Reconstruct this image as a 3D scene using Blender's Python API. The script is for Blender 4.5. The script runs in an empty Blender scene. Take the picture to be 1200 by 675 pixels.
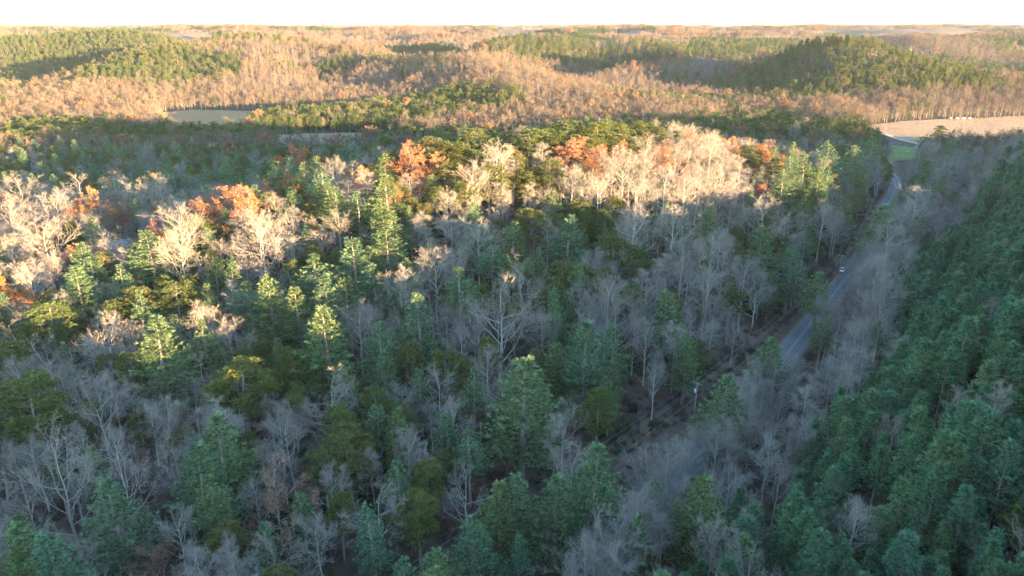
import bpy, math, random
import numpy as np
from mathutils import Vector, Matrix

random.seed(7)
rng = np.random.default_rng(7)
sc = bpy.context.scene
col = sc.collection

# ------------------------------------------------------------------ camera
CAM_Z, F_PX, HORIZON_PX = 100.0, 850.0, 27.0          # focal length in pixels of a 1200 x 675 frame
PITCH = math.atan((337.5 - HORIZON_PX) / F_PX)
CP, SP = math.cos(PITCH), math.sin(PITCH)
cam_data = bpy.data.cameras.new('camera')
cam_data.sensor_width = 36.0
cam_data.lens = F_PX / 1200 * 36
cam_data.clip_start, cam_data.clip_end = 1.0, 40000.0
cam = bpy.data.objects.new('camera', cam_data)
cam.location = (0, 0, CAM_Z)
cam.rotation_euler = (math.pi / 2 - PITCH, 0, 0)
col.objects.link(cam)
sc.camera = cam

# ------------------------------------------------------------------ sky, sun, exposure
SUN_EL, SUN_AZ = math.radians(4.2), math.radians(50.0)  # low evening sun behind the camera, to its right
S_DIR = Vector((math.sin(SUN_AZ) * math.cos(SUN_EL), -math.cos(SUN_AZ) * math.cos(SUN_EL), math.sin(SUN_EL)))
world = bpy.data.worlds.new('World')
sc.world = world
world.use_nodes = True
wn = world.node_tree
sky = wn.nodes.new('ShaderNodeTexSky')
sky.sky_type = 'NISHITA'
sky.sun_disc = False
sky.sun_elevation = SUN_EL
sky.sun_rotation = math.atan2(S_DIR.x, S_DIR.y)
sky.altitude = 300
sky.air_density, sky.dust_density, sky.ozone_density = 1.0, 0.15, 2.1
wn.links.new(sky.outputs[0], wn.nodes['Background'].inputs[0])
wn.nodes['Background'].inputs[1].default_value = 0.15
sun_data = bpy.data.lights.new('sun', 'SUN')
sun_data.energy = 4.6
sun_data.angle = math.radians(0.5)
sun_data.color = (1.0, 0.66, 0.33)
sun = bpy.data.objects.new('sun', sun_data)
sun.rotation_euler = (-S_DIR).to_track_quat('-Z', 'Y').to_euler()
col.objects.link(sun)
sc.view_settings.view_transform = 'Standard'
sc.view_settings.look = 'None'
sc.view_settings.gamma = 1.0
sc.view_settings.exposure = 3.9
sc.view_settings.use_curve_mapping = False
sc.render.engine = 'CYCLES'
cy = sc.cycles
cy.max_bounces, cy.diffuse_bounces, cy.glossy_bounces, cy.transmission_bounces = 5, 4, 1, 2
cy.transparent_max_bounces, cy.volume_bounces = 4, 0
cy.use_denoising = True
cy.use_adaptive_sampling = True
cy.adaptive_threshold = 0.015

HAZE = 0.000018
# ------------------------------------------------------------------ maths helpers
def sstep(a, b, x):
    t = np.clip((np.asarray(x, float) - a) / (b - a), 0, 1)
    return t * t * (3 - 2 * t)

def _hash(ix, iy, s):
    n = (ix * 374761393 + iy * 668265263 + s * 974634777) & 0xffffffff
    n = ((n ^ (n >> 13)) * 1274126177) & 0xffffffff
    return ((n ^ (n >> 16)) & 0xffff) / 65535.0

def vnoise(x, y, s=0):
    x, y = np.asarray(x, float), np.asarray(y, float)
    ix, iy = np.floor(x).astype(np.int64), np.floor(y).astype(np.int64)
    fx, fy = x - ix, y - iy
    fx, fy = fx * fx * (3 - 2 * fx), fy * fy * (3 - 2 * fy)
    a, b = _hash(ix, iy, s), _hash(ix + 1, iy, s)
    c, d = _hash(ix, iy + 1, s), _hash(ix + 1, iy + 1, s)
    return (a * (1 - fx) + b * fx) * (1 - fy) + (c * (1 - fx) + d * fx) * fy

def fbm(x, y, s=0, o=4):
    v, w, t = 0, 1.0, 0
    for k in range(o):
        v = v + w * vnoise(x * 2 ** k, y * 2 ** k, s + k * 17)
        t += w
        w *= 0.5
    return v / t

def ray(px, py):
    u, v = (px - 600) / F_PX, (337.5 - py) / F_PX
    return u, CP + v * SP, -SP + v * CP

def unproj(px, py, depth_y):
    u, dy, dz = ray(px, py)
    t = depth_y / dy
    return u * t, depth_y, CAM_Z + dz * t

def project(x, y, z):
    d = y * CP - (z - CAM_Z) * SP
    return 600 + F_PX * x / d, 337.5 - F_PX * (y * SP + (z - CAM_Z) * CP) / d, d

def seg_dist(x, y, pts):
    """distance to a polyline, and the third coordinate interpolated at the nearest point"""
    best = np.full(np.shape(x), 1e18)
    val = np.zeros(np.shape(x))
    for (x0, y0, v0), (x1, y1, v1) in zip(pts[:-1], pts[1:]):
        dx, dy = x1 - x0, y1 - y0
        t = np.clip(((x - x0) * dx + (y - y0) * dy) / (dx * dx + dy * dy), 0, 1)
        d = (x - x0 - t * dx) ** 2 + (y - y0 - t * dy) ** 2
        m = d < best
        best = np.where(m, d, best)
        val = np.where(m, v0 + t * (v1 - v0), val)
    return np.sqrt(best), val

# ------------------------------------------------------------------ terrain
A0, AD = (35.0, 140.0), (0.59, 0.8074)
def valley(x, y):
    """along the valley, and across it (positive to the right of the road)"""
    return (x - A0[0]) * AD[0] + (y - A0[1]) * AD[1], (x - A0[0]) * AD[1] - (y - A0[1]) * AD[0]

ROAD = [(-95, -38, 0), (-40, 37, 0), (0, 92, 0), (35, 140, 0), (57, 168, 0), (79, 198, 0), (90, 214, 0), (132, 275, -0.2), (152, 303, -0.4), (178, 345, -.6),
        (215, 408, -1.2), (252, 470, -1.8), (266, 500, -2), (277, 535, -2), (296, 572, -2), (338, 622, -2), (400, 672, -2), (520, 742, -2), (800, 900, -2)]

def crest(lst, th=14):
    out = []
    for px, py, D in lst:
        x, y, z = unproj(px, py, D)
        out.append((x, y, max(z - th, 4)))
    return out

RIDGES = [
    # the wooded ridge in the middle of the picture
    ([(-420, 360, 4), (-270, 305, 5), (-150, 268, 9), (-50, 312, 29), (20, 358, 35), (85, 402, 31), (140, 445, 17), (190, 490, 3)], 82),
    (crest([(105, 100, 960), (150, 80, 1050), (190, 55, 1180), (230, 44, 1280), (275, 36, 1340), (330, 43, 1330), (420, 60, 1260)]), 125),
    (crest([(-120, 98, 1000), (-20, 100, 960), (60, 108, 900)]), 80),
    (crest([(300, 78, 1080), (300, 52, 1240)]), 90),
    (crest([(420, 60, 1260), (480, 66, 1150), (560, 64, 1040), (620, 80, 960), (690, 103, 890), (760, 120, 850)]), 88),
    (crest([(-200, 50, 1700), (0, 41, 1750), (70, 37, 1800), (130, 34, 1800), (180, 38, 1760)]), 170),
    (crest([(572, 60, 1330), (588, 43, 1450), (640, 38, 1550), (700, 39, 1600), (770, 46, 1550), (820, 60, 1480)]), 120),
    (crest([(690, 92, 1120), (740, 78, 1200), (800, 66, 1250), (850, 60, 1330)]), 80),
    (crest([(1000, 62, 1040), (968, 55, 1120), (945, 50, 1300)]), 85),
    (crest([(968, 56, 1110), (1030, 48, 1060), (1080, 62, 1030), (1140, 78, 1010), (1210, 90, 1000), (1320, 88, 1000)]), 95),
    (crest([(820, 48, 1900), (900, 44, 2000), (1000, 46, 2100)]), 150),
    (crest([(1080, 45, 1900), (1150, 40, 2000), (1230, 38, 2000), (1330, 40, 2000)]), 170),
    (crest([(280, 38, 2300), (400, 36, 2500), (470, 34, 2600), (520, 42, 2400)]), 170),
    (crest([(420, 52, 1750), (500, 52, 1700), (550, 53, 1650)]), 110),
    (crest([(700, 66, 1550), (780, 62, 1500), (860, 66, 1420)]), 100),
    (crest([(560, 33, 3600), (610, 30, 3800), (680, 35, 3600)]), 330),
]

def height_exact(x, y):
    x, y = np.asarray(x, float), np.asarray(y, float)
    a, p = valley(x, y)
    cr = np.interp(a, [-700, -300, -125, -87, -61, -20, 40, 140, 234, 300, 400, 480, 560, 650, 740], [8, 23, 28, 25, 19, 23, 33, 22, 17, 29, 37, 34, 23, 9, 0])
    hill = cr * sstep(6, 82, p) * (1 - .75 * sstep(380, 800, p)) * (0.93 + .14 * fbm(x / 90, y / 90, 5, 3))
    acc = np.maximum(hill, 0) ** 3
    for pts, w in RIDGES:
        d, v = seg_dist(x, y, pts)
        n = 0.62 + 0.76 * fbm(x / (w * .8), y / (w * .8), 31, 3)
        acc = acc + (v * np.exp(-(d / (w * n)) ** 2)) ** 3
    far = sstep(1700, 2800, np.hypot(x * .8, y))
    rr = 1 - np.abs(2 * fbm(x / 1250, y / 1250, 77, 4) - 1)
    acc = acc + (far * (8 + 70 * rr ** 3.0)) ** 3
    h = np.cbrt(acc)
    rough = sstep(4, 25, h)
    h = h + (fbm(x / 45, y / 45, 9, 3) - .5) * (1.2 + 7 * rough) + far * (fbm(x / 320, y / 320, 3, 3) - .5) * 22
    h = h - 2 * sstep(150, 500, y)
    d, v = seg_dist(x, y, ROAD)
    k = sstep(20, 8, d)
    return h * (1 - k) + (v - .05) * k

gx = 60 * np.sinh(np.linspace(-5.95, 5.95, 560))
gy = 150 + 120 * np.sinh(np.linspace(-2.95, 5.42, 480))
GX, GY = np.meshgrid(gx, gy)
GZ = height_exact(GX, GY)

def height(x, y):
    """height of the ground sheet, read off its own grid"""
    x, y = np.asarray(x, float), np.asarray(y, float)
    u = (np.arcsinh(x / 60) + 5.95) / 11.9 * 559
    v = (np.arcsinh((y - 150) / 120) + 2.95) / 8.37 * 479
    i, j = np.clip(u.astype(int), 0, 558), np.clip(v.astype(int), 0, 478)
    fx = np.clip((x - gx[i]) / (gx[i + 1] - gx[i]), 0, 1); fy = np.clip((y - gy[j]) / (gy[j + 1] - gy[j]), 0, 1)
    return (GZ[j, i] * (1 - fx) + GZ[j, i + 1] * fx) * (1 - fy) + (GZ[j + 1, i] * (1 - fx) + GZ[j + 1, i + 1] * fx) * fy

def H(x, y):
    return float(height(np.array([x]), np.array([y]))[0])

def hit(px, py, lift=0.0, t0=60, t1=9000):
    """where the line of sight through a pixel first comes down to `lift` metres above the ground"""
    u, dy, dz = ray(px, py)
    t = np.geomspace(t0, t1, 1600)
    g = CAM_Z + dz * t - height(u * t, dy * t) - lift
    i = np.argmax(g < 0) if (g < 0).any() else len(t) - 1
    i = max(i, 1)
    f = g[i - 1] / max(g[i - 1] - g[i], 1e-6)
    tt = t[i - 1] + np.clip(f, 0, 1) * (t[i] - t[i - 1])
    return u * tt, dy * tt, tt

# ------------------------------------------------------------------ mesh and material helpers
class MB:
    """collects triangles as arrays, with a material index for each triangle and a tint for each vertex"""
    def __init__(self): self.v, self.f, self.m, self.t, self.n = [], [], [], [], 0
    def add(self, v, f, m=0, tint=1.0):
        v = np.asarray(v, float).reshape(-1, 3)
        f = np.asarray(f, int).reshape(-1, 3)
        self.v.append(v); self.f.append(f + self.n)
        self.m.append(np.full(len(f), m)); self.t.append(np.broadcast_to(np.asarray(tint, float), (len(v),)).copy())
        self.n += len(v)
    def join(self, o, off=(0, 0, 0), s=1.0, rz=0.0, m=None):
        V, F, M, T = o.arrays()
        c, q = math.cos(rz), math.sin(rz)
        V = V * s
        V = np.c_[V[:, 0] * c - V[:, 1] * q, V[:, 0] * q + V[:, 1] * c, V[:, 2]] + np.array(off)
        self.v.append(V); self.f.append(F + self.n); self.m.append(M if m is None else np.full(len(F), m)); self.t.append(T)
        self.n += len(V)
    def arrays(self):
        return np.concatenate(self.v), np.concatenate(self.f), np.concatenate(self.m), np.concatenate(self.t)
    def tube(self, pts, radii, sides=5, m=0, tint=1.0, cap=False):
        pts = np.asarray(pts, float); n = len(pts)
        d = np.gradient(pts, axis=0); d /= np.linalg.norm(d, axis=1)[:, None] + 1e-9
        ref = np.where(np.abs(d[:, 2:3]) > .9, np.array([[1., 0, 0]]), np.array([[0, 0, 1.]]))
        a = np.cross(d, ref); a /= np.linalg.norm(a, axis=1)[:, None] + 1e-9
        b = np.cross(d, a)
        th = np.arange(sides) * 2 * math.pi / sides
        r = np.asarray(radii, float)[:, None, None]
        V = pts[:, None] + r * (np.cos(th)[None, :, None] * a[:, None] + np.sin(th)[None, :, None] * b[:, None])
        i = (np.arange(n - 1)[:, None] * sides + np.arange(sides)).ravel()
        j = (np.arange(n - 1)[:, None] * sides + (np.arange(sides) + 1) % sides).ravel()
        F = np.concatenate([np.c_[i, j, j + sides], np.c_[i, j + sides, i + sides]])
        if cap:
            k = (n - 1) * sides
            F = np.concatenate([F, [[k, k + q, k + q + 1] for q in range(1, sides - 1)], [[0, q + 1, q] for q in range(1, sides - 1)]])
        self.add(V.reshape(-1, 3), F, m, tint)
    def box(self, c, s, m=0, rz=0.0, top=1.0):
        V = np.array([[x, y, z] for z in (-.5, .5) for y in (-.5, .5) for x in (-.5, .5)])
        V[4:, :2] *= top
        V = V * np.array(s)
        q, r = math.cos(rz), math.sin(rz)
        V = np.c_[V[:, 0] * q - V[:, 1] * r, V[:, 0] * r + V[:, 1] * q, V[:, 2]] + np.array(c)
        Q = [(0, 2, 3, 1), (4, 5, 7, 6), (0, 1, 5, 4), (2, 6, 7, 3), (0, 4, 6, 2), (1, 3, 7, 5)]
        self.add(V, [t for a, b, c_, d in Q for t in ((a, b, c_), (a, c_, d))], m)
    def mesh(self, name, mats, extra=None, smooth=False):
        V, F, M, T = self.arrays()
        return raw_mesh(name, V, F, M, T, mats, extra, smooth)

def raw_mesh(name, V, F, M, T, mats, extra=None, smooth=False, loose=0):
    me = bpy.data.meshes.new(name)
    nf = len(F)
    me.vertices.add(len(V)); me.vertices.foreach_set('co', np.asarray(V, np.float32).ravel())
    me.loops.add(nf * 3); me.loops.foreach_set('vertex_index', np.asarray(F, np.int32).ravel())
    me.polygons.add(nf); me.polygons.foreach_set('loop_start', np.arange(0, nf * 3, 3, dtype=np.int32))
    me.polygons.foreach_set('material_index', np.asarray(M, np.int32))
    if smooth:
        me.polygons.foreach_set('use_smooth', np.ones(nf, bool))
    at = me.attributes.new('tint', 'FLOAT', 'POINT'); at.data.foreach_set('value', np.asarray(T, np.float32))
    for k, arr in (extra or {}).items():
        at = me.attributes.new(k, 'FLOAT', 'POINT'); at.data.foreach_set('value', np.asarray(arr, np.float32))
    for mt in mats: me.materials.append(mt)
    me.update(calc_edges=True)
    me.validate()
    return me

def obj(name, me, parent=None, loc=None):
    o = bpy.data.objects.new(name, me)
    col.objects.link(o)
    if parent is not None: o.parent = parent
    if loc is not None: o.location = loc
    return o

def tag(o, label=None, cat=None, group=None, kind=None):
    for k, v in (('label', label), ('category', cat), ('group', group), ('kind', kind)):
        if v: o[k] = v
    return o

def node(nt, t, **kw):
    n = nt.nodes.new(t)
    for k, v in kw.items(): setattr(n, k, v)
    return n

def mat_foliage(name, colors, transl=.25, rough=.6, vary=.35):
    """leaf or needle colours picked for each tree by its own random number, varied from tuft to tuft"""
    m = bpy.data.materials.new(name); m.use_nodes = True
    nt = m.node_tree; nt.nodes.clear()
    out = node(nt, 'ShaderNodeOutputMaterial')
    info = node(nt, 'ShaderNodeObjectInfo')
    ramp = node(nt, 'ShaderNodeValToRGB')
    els = ramp.color_ramp.elements
    while len(els) < len(colors): els.new(0.5)
    for i, c in enumerate(colors):
        els[i].position = i / max(len(colors) - 1, 1); els[i].color = (*c, 1)
    att = node(nt, 'ShaderNodeAttribute', attribute_name='tint')
    mul = node(nt, 'ShaderNodeMix', data_type='RGBA', blend_type='MULTIPLY')
    mul.inputs[0].default_value = 1
    comb = node(nt, 'ShaderNodeCombineColor')
    nt.links.new(info.outputs['Random'], ramp.inputs[0])
    for i in range(3): nt.links.new(att.outputs['Fac'], comb.inputs[i])
    nt.links.new(ramp.outputs[0], mul.inputs[6]); nt.links.new(comb.outputs[0], mul.inputs[7])
    dif = node(nt, 'ShaderNodeBsdfDiffuse'); tr = node(nt, 'ShaderNodeBsdfTranslucent')
    mix = node(nt, 'ShaderNodeMixShader'); mix.inputs[0].default_value = transl
    nt.links.new(mul.outputs[2], dif.inputs[0]); nt.links.new(mul.outputs[2], tr.inputs[0])
    nt.links.new(dif.outputs[0], mix.inputs[1]); nt.links.new(tr.outputs[0], mix.inputs[2])
    nt.links.new(mix.outputs[0], out.inputs[0])
    return m

def mat_plain(name, c, rough=.7, metal=0.0, noise=0.0, scale=5.0, c2=None, spec=.3, coords='Object'):
    m = bpy.data.materials.new(name); m.use_nodes = True
    nt = m.node_tree; b = nt.nodes['Principled BSDF']
    b.inputs['Roughness'].default_value = rough; b.inputs['Metallic'].default_value = metal
    b.inputs['Specular IOR Level'].default_value = spec
    if c2 is None:
        b.inputs['Base Color'].default_value = (*c, 1)
        return m
    tc = node(nt, 'ShaderNodeTexCoord'); nz = node(nt, 'ShaderNodeTexNoise')
    nz.inputs['Scale'].default_value = scale; nz.inputs['Detail'].default_value = 6
    mx = node(nt, 'ShaderNodeMix', data_type='RGBA')
    mr = node(nt, 'ShaderNodeMapRange'); mr.inputs[1].default_value = .35; mr.inputs[2].default_value = .65
    nt.links.new(tc.outputs[coords], nz.inputs[0]); nt.links.new(nz.outputs[0], mr.inputs[0]); nt.links.new(mr.outputs[0], mx.inputs[0])
    mx.inputs[6].default_value = (*c, 1); mx.inputs[7].default_value = (*c2, 1)
    nt.links.new(mx.outputs[2], b.inputs['Base Color'])
    return m

M_WHITE_PINE = mat_foliage('white_pine_needles', [(.125, .195, .108), (.140, .205, .098), (.165, .210, .092), (.112, .190, .115)], .5)
M_OLIVE_PINE = mat_foliage('olive_pine_needles', [(.125, .150, .050), (.145, .160, .050), (.150, .145, .060), (.115, .155, .055)], .5)
M_PLANT_PINE = mat_foliage('plantation_pine_needles', [(.095, .185, .108), (.105, .20, .108), (.13, .208, .104), (.098, .195, .125)], .5)
M_RUSSET = mat_foliage('russet_leaves', [(.42, .15, .06), (.46, .21, .07), (.40, .18, .09), (.36, .12, .06)], .35)
M_ORANGE = mat_foliage('orange_leaves', [(.48, .17, .03), (.44, .13, .03), (.52, .22, .04)], .35)
M_BROWN = mat_foliage('brown_leaves', [(.20, .105, .07), (.17, .09, .06), (.22, .12, .08)], .3)
M_TWIG = mat_foliage('grey_twigs', [(.215, .188, .160), (.255, .222, .188), (.18, .16, .14), (.282, .252, .218)], 0.0)
M_FAR_TWIG = mat_foliage('far_twigs', [(.118, .091, .070), (.148, .112, .084), (.095, .075, .061), (.134, .104, .08)], 0.0)
M_FAR_BARK = mat_foliage('far_bark', [(.20, .165, .135), (.16, .135, .11), (.25, .21, .175)], 0.0)
M_FAR_RUSSET = mat_foliage('far_russet_leaves', [(.27, .135, .075), (.24, .12, .07), (.30, .16, .08)], .3)
M_BARK = mat_foliage('pale_bark', [(.36, .325, .285), (.24, .215, .19), (.41, .375, .335), (.30, .27, .238)], 0.0)
M_PINE_BARK = mat_foliage('pine_bark', [(.20, .165, .14), (.25, .21, .18), (.16, .13, .11)], 0.0)
M_FAR_PINE = mat_foliage('far_pine_needles', [(.085, .125, .045), (.10, .132, .044), (.115, .135, .046), (.078, .118, .05)], .45)
M_SHRUB_GREEN = mat_foliage('evergreen_shrub_leaves', [(.060, .095, .050), (.08, .11, .052), (.055, .085, .05)], .3)
M_SHRUB_DRY = mat_foliage('dry_brush_stems', [(.115, .085, .066), (.14, .10, .075), (.10, .075, .066)], .1)
M_STRAW = mat_foliage('straw_grass_blades', [(.42, .285, .165), (.38, .26, .15), (.40, .27, .145)], .4)
M_STUBBLE = mat_foliage('tan_stubble', [(.34, .245, .155), (.30, .22, .14), (.37, .27, .17)], .35)
M_TURF = mat_foliage('green_turf_blades', [(.15, .20, .07), (.17, .21, .075)], .4)
# ------------------------------------------------------------------ tree shapes
def unit(v): return v / (np.linalg.norm(v, axis=-1, keepdims=True) + 1e-9)

def tufts(mb, C, D, size, blades, width, spread, r, m=0, tlo=.7, thi=1.3, flat=0.0):
    """needle bundles: pointed slivers fanning out of each centre"""
    n = len(C)
    Cb, Db = np.repeat(C, blades, 0), np.repeat(D, blades, 0)
    sz = np.repeat(size, blades) * r.uniform(.7, 1.2, n * blades)
    d = unit(unit(Db) + spread * r.normal(0, 1, Db.shape))
    w = unit(np.cross(d, r.normal(0, 1, d.shape) + np.array([0, 0, flat]))) * (width * sz)[:, None]
    V = np.stack([Cb - w, Cb + w, Cb + d * sz[:, None]], 1).reshape(-1, 3)
    t = np.repeat(np.repeat(r.uniform(tlo, thi, n), blades) * r.uniform(.88, 1.12, n * blades), 3)
    mb.add(V, np.arange(len(V)).reshape(-1, 3), m, t)

def conifer(seed, h, R, base, whorl, nb, prof, elev, lod=1.0, tuft=.6, width=.17, blades=5, gap=.0, plume=.38, sweep=.12):
    r = np.random.default_rng(seed)
    tr, cr = MB(), MB()
    zs = np.linspace(-1, h * .985, 9)
    lean = r.normal(0, .012, 2)
    wob = r.normal(0, .06, (9, 2)); wob[0] = 0
    ax = np.c_[zs * lean[0] + wob[:, 0], zs * lean[1] + wob[:, 1], zs]
    tr.tube(ax, .018 * h * (1 - .93 * np.linspace(0, 1, 9)), 6 if lod >= .9 else 4)
    C, D = [], []
    z = h * base
    while z < h * .985:
        t = (z - h * base) / (h * (1 - base))
        k = max(3, int(round(nb + r.normal(0, .7))))
        ph = r.uniform(0, 6.28)
        for i in range(k):
            if r.random() < gap: continue
            L = R * prof(t) * r.uniform(.66, 1.2)
            if L < .25: L = .25
            f = ph + i * 6.2832 / k + r.normal(0, .22)
            e = math.radians(elev(t) + r.normal(0, 6))
            zz = z + r.normal(0, whorl * .18)
            o = np.array([np.interp(zz, zs, ax[:, 0]), np.interp(zz, zs, ax[:, 1]), zz])
            hd, sd = np.array([math.cos(f), math.sin(f), 0]), np.array([-math.sin(f), math.cos(f), 0])
            P = lambda s: o + hd * (L * s * math.cos(e)) + np.array([0, 0, 1.]) * (L * s * math.sin(e) - sweep * L * s * (1 - s) * 1.6 + .5 * sweep * L * s * s)
            if lod >= .9 and L > 1.2:
                tr.tube([P(.0), P(.4), P(.85)], [.010 * L + .012, .007 * L + .008, .008], 3)
            n = max(2, int(L / (.62 / lod)))
            for s in np.linspace(.28 if L > 1.5 else .1, 1, n):
                p = P(s)
                C.append(p); D.append(hd + np.array([0, 0, .55]))
                l = plume * L * (1.06 - s) + .15
                for sg in (-1, 1):
                    a = math.radians(58 + r.normal(0, 8))
                    bd = hd * math.cos(a) + sd * sg * math.sin(a)
                    q = max(1, int(l / (.52 / lod)))
                    for j in range(q):
                        C.append(p + bd * l * (j + 1) / q * r.uniform(.85, 1.1) + np.array([0, 0, .10 * l * (j + 1) / q]) + r.normal(0, .06, 3))
                        D.append(bd + hd * .35 + np.array([0, 0, .5]))
        z += whorl * r.uniform(.8, 1.2) * (1 - .35 * t)
    # leader
    for q in range(4):
        C.append(np.array([ax[-1, 0], ax[-1, 1], h * (.955 + .012 * q)])); D.append(np.array([0, 0, 1.]))
    C, D = np.array(C), np.array(D)
    tufts(cr, C, D, np.full(len(C), tuft), blades, width, .42, r, tlo=.5, thi=1.5, flat=1.0)
    return tr, cr

def white_pine(seed, lod=1.0, kind=0):
    base = [.22, .36, .5][kind]
    R = [5.9, 5.0, 4.6][kind]
    return conifer(seed, 26, R * 1.06, base, 1.25 / math.sqrt(lod), 6,
                   lambda t: (1 - t) ** .86 * min(1, .6 + 2.6 * t) + .045, lambda t: -4 + 52 * t ** 1.5, lod,
                     (.62 if lod > .9 else .74) / lod ** .6, .18 if lod > .9 else .2, 6 if lod > .9 else 4, gap=.12 + .06 * kind)

def plantation_pine(seed, lod=1.0):
    q = np.random.default_rng(seed + 900)
    return conifer(seed, 17, 3.3 * q.uniform(.84, 1.2), q.uniform(.14, .34), .72 / math.sqrt(lod), 5,
                   lambda t: (1 - t) ** (.62 + .04 * (seed % 7)) * min(1, .6 + 2 * t) + .06, lambda t: 14 + 42 * t, lod,
                   .64 / lod ** .6, .15 if lod > .9 else .2, 5 if lod > .9 else 4, gap=.08, plume=.46, sweep=.06)

def olive_pine(seed, lod=1.0):
    r = np.random.default_rng(seed)
    h = 21.0
    tr, cr = MB(), MB()
    zs = np.linspace(-1, h * .93, 8)
    wob = np.cumsum(r.normal(0, .16, (8, 2)), 0); wob -= wob[0]
    ax = np.c_[wob, zs]
    tr.tube(ax, .016 * h * (1 - .85 * np.linspace(0, 1, 8)), 6 if lod > .9 else 4)
    n = int((34 if lod > .9 else 20))
    C, D = [], []
    for i in range(n):
        t = (i + r.uniform(0, 1)) / n
        z = h * (.42 + .53 * t)
        Rz = 4.5 * math.sqrt(max(1 - (abs(t - .28) / .76) ** 2, .02)) * r.uniform(.55, 1.12)
        f = i * 2.4 + r.normal(0, .4)
        o = np.array([np.interp(z, zs, ax[:, 0]), np.interp(z, zs, ax[:, 1]), z])
        c = o + np.array([math.cos(f) * Rz * .78, math.sin(f) * Rz * .78, Rz * .28 * r.uniform(.4, 1.4)])
        if lod > .9: tr.tube([o, (o + c) / 2 + [0, 0, -.1 * Rz], c], [.06, .045, .02], 3)
        rad = r.uniform(1.0, 1.7) * (1.15 - .35 * t)
        k = int((46 if lod > .9 else 14) * rad)
        v = unit(r.normal(0, 1, (k, 3))); v[:, 2] = np.where(v[:, 2] < -.35, -v[:, 2] * .5, v[:, 2])
        q = v * np.array([rad, rad, rad * .72]) * r.uniform(.55, 1.0, (k, 1))
        C.append(c + q); D.append(v + np.array([0, 0, .4]))
    C, D = np.concatenate(C), np.concatenate(D)
    tufts(cr, C, D, np.full(len(C), .52 if lod > .9 else .95), 5 if lod > .9 else 4, .2, .5, r)
    return tr, cr

def bare_tree(seed, form=0, lod=1.0, leaves=0, leaf_size=.30):
    """form 0: tall forest tree, 1: broad spreading tree, 2: slender pole-like tree"""
    r = np.random.default_rng(seed)
    h = [23.0, 21.0, 19.0][form]
    tr, cr = MB(), MB()
    tips = []
    top = [.80, .66, .86][form] * h
    k = 8
    zs = np.linspace(-1, top, k)
    wob = np.cumsum(r.normal(0, .13, (k, 2)), 0); wob -= wob[0]
    ax = np.c_[wob + zs[:, None] * r.normal(0, .02, 2), zs]
    r0 = [.27, .31, .15][form]
    tr.tube(ax, r0 * (1 - .8 * np.linspace(0, 1, k) ** 1.1), 6 if lod > .9 else 4)

    def branch(p, d, L, rad, lev):
        n = 5 if lev == 1 else (4 if lev == 2 else 3)
        pts = [p]
        dd = d.copy()
        for i in range(n - 1):
            dd = unit(dd + r.normal(0, .16, 3) + np.array([0, 0, .13 if lev < 3 else .05]))
            pts.append(pts[-1] + dd * L / (n - 1))
        pts = np.array(pts)
        rr = rad * (1 - .75 * np.linspace(0, 1, n))
        if lev == 1: tr.tube(pts, rr, 4 if lod > .9 else 3, 0)
        elif lev == 2: cr.tube(pts, rr, 3, 0)
        else:
            if lod > .9: cr.tube(pts, np.maximum(rr, .017), 3, 0, r.uniform(.85, 1.15))
        nc = {1: 7, 2: 5, 3: 5}[lev] if lod > .9 else {1: 5, 2: 4, 3: 0}[lev]
        for i in range(nc):
            s = .22 + .78 * (i + r.uniform(.2, .9)) / nc
            s = min(s, .99)
            q = s * (n - 1); j = min(int(q), n - 2)
            pp = pts[j] + (pts[j + 1] - pts[j]) * (q - j)
            t = unit(pts[j + 1] - pts[j])
            side = unit(np.cross(t, r.normal(0, 1, 3)))
            ang = math.radians(r.uniform(28, 58))
            nd = unit(t * math.cos(ang) + side * math.sin(ang))
            if lev == 3 or (lod <= .9 and lev == 2):
                tips.append((pp, nd))
            else:
                branch(pp, nd, L * r.uniform(.36, .58) * (1.15 - .45 * s), rad * .5, lev + 1)
        tips.append((pts[-1], dd))
    nl = [13, 11, 12][form] if lod > .9 else [9, 8, 8][form]
    s0 = [.45, .30, .4][form]
    for i in range(nl):
        s = s0 + (1 - s0) * (i + r.uniform(0, .9)) / nl
        q = s * (k - 1); j = min(int(q), k - 2)
        pp = ax[j] + (ax[j + 1] - ax[j]) * (q - j)
        f = i * 2.399 + r.normal(0, .4)
        e = math.radians({0: r.uniform(30, 58), 1: r.uniform(12, 50), 2: r.uniform(30, 62)}[form])
        d = np.array([math.cos(f) * math.cos(e), math.sin(f) * math.cos(e), math.sin(e)])
        L = h * [.34, .44, .19][form] * (1.2 - .55 * (s - s0) / (1 - s0)) * r.uniform(.75, 1.15)
        branch(pp, d, L, r0 * (.33 if form != 2 else .26) * (1.15 - .5 * s), 1)
    branch(ax[-1], unit(ax[-1] - ax[-2]), h - top, r0 * .25, 1)
    P = np.array([a for a, b in tips]); Dn = unit(np.array([b for a, b in tips]) + np.array([0, 0, .25]))
    n = len(P)
    if lod > .9:
        tufts(cr, P, Dn, r.uniform(.4, 1.1, n), 2, .013, .2, r, 0, .85, 1.15)
    else:
        tufts(cr, P, Dn, r.uniform(1.2, 2.4, n), 3, .026, .26, r, 0, .85, 1.15)
    if leaves:
        idx = r.integers(0, n, leaves)
        cl = P[idx] + Dn[idx] * r.uniform(0, .7, (leaves, 1)) + r.normal(0, .16, (leaves, 3))
        big = leaf_size
        tufts(cr, cl, r.normal(0, 1, (leaves, 3)), r.uniform(.8, 1.3, leaves) * big, 2, .42, .8, r, 1, .65, 1.35)
    return tr, cr

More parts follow.
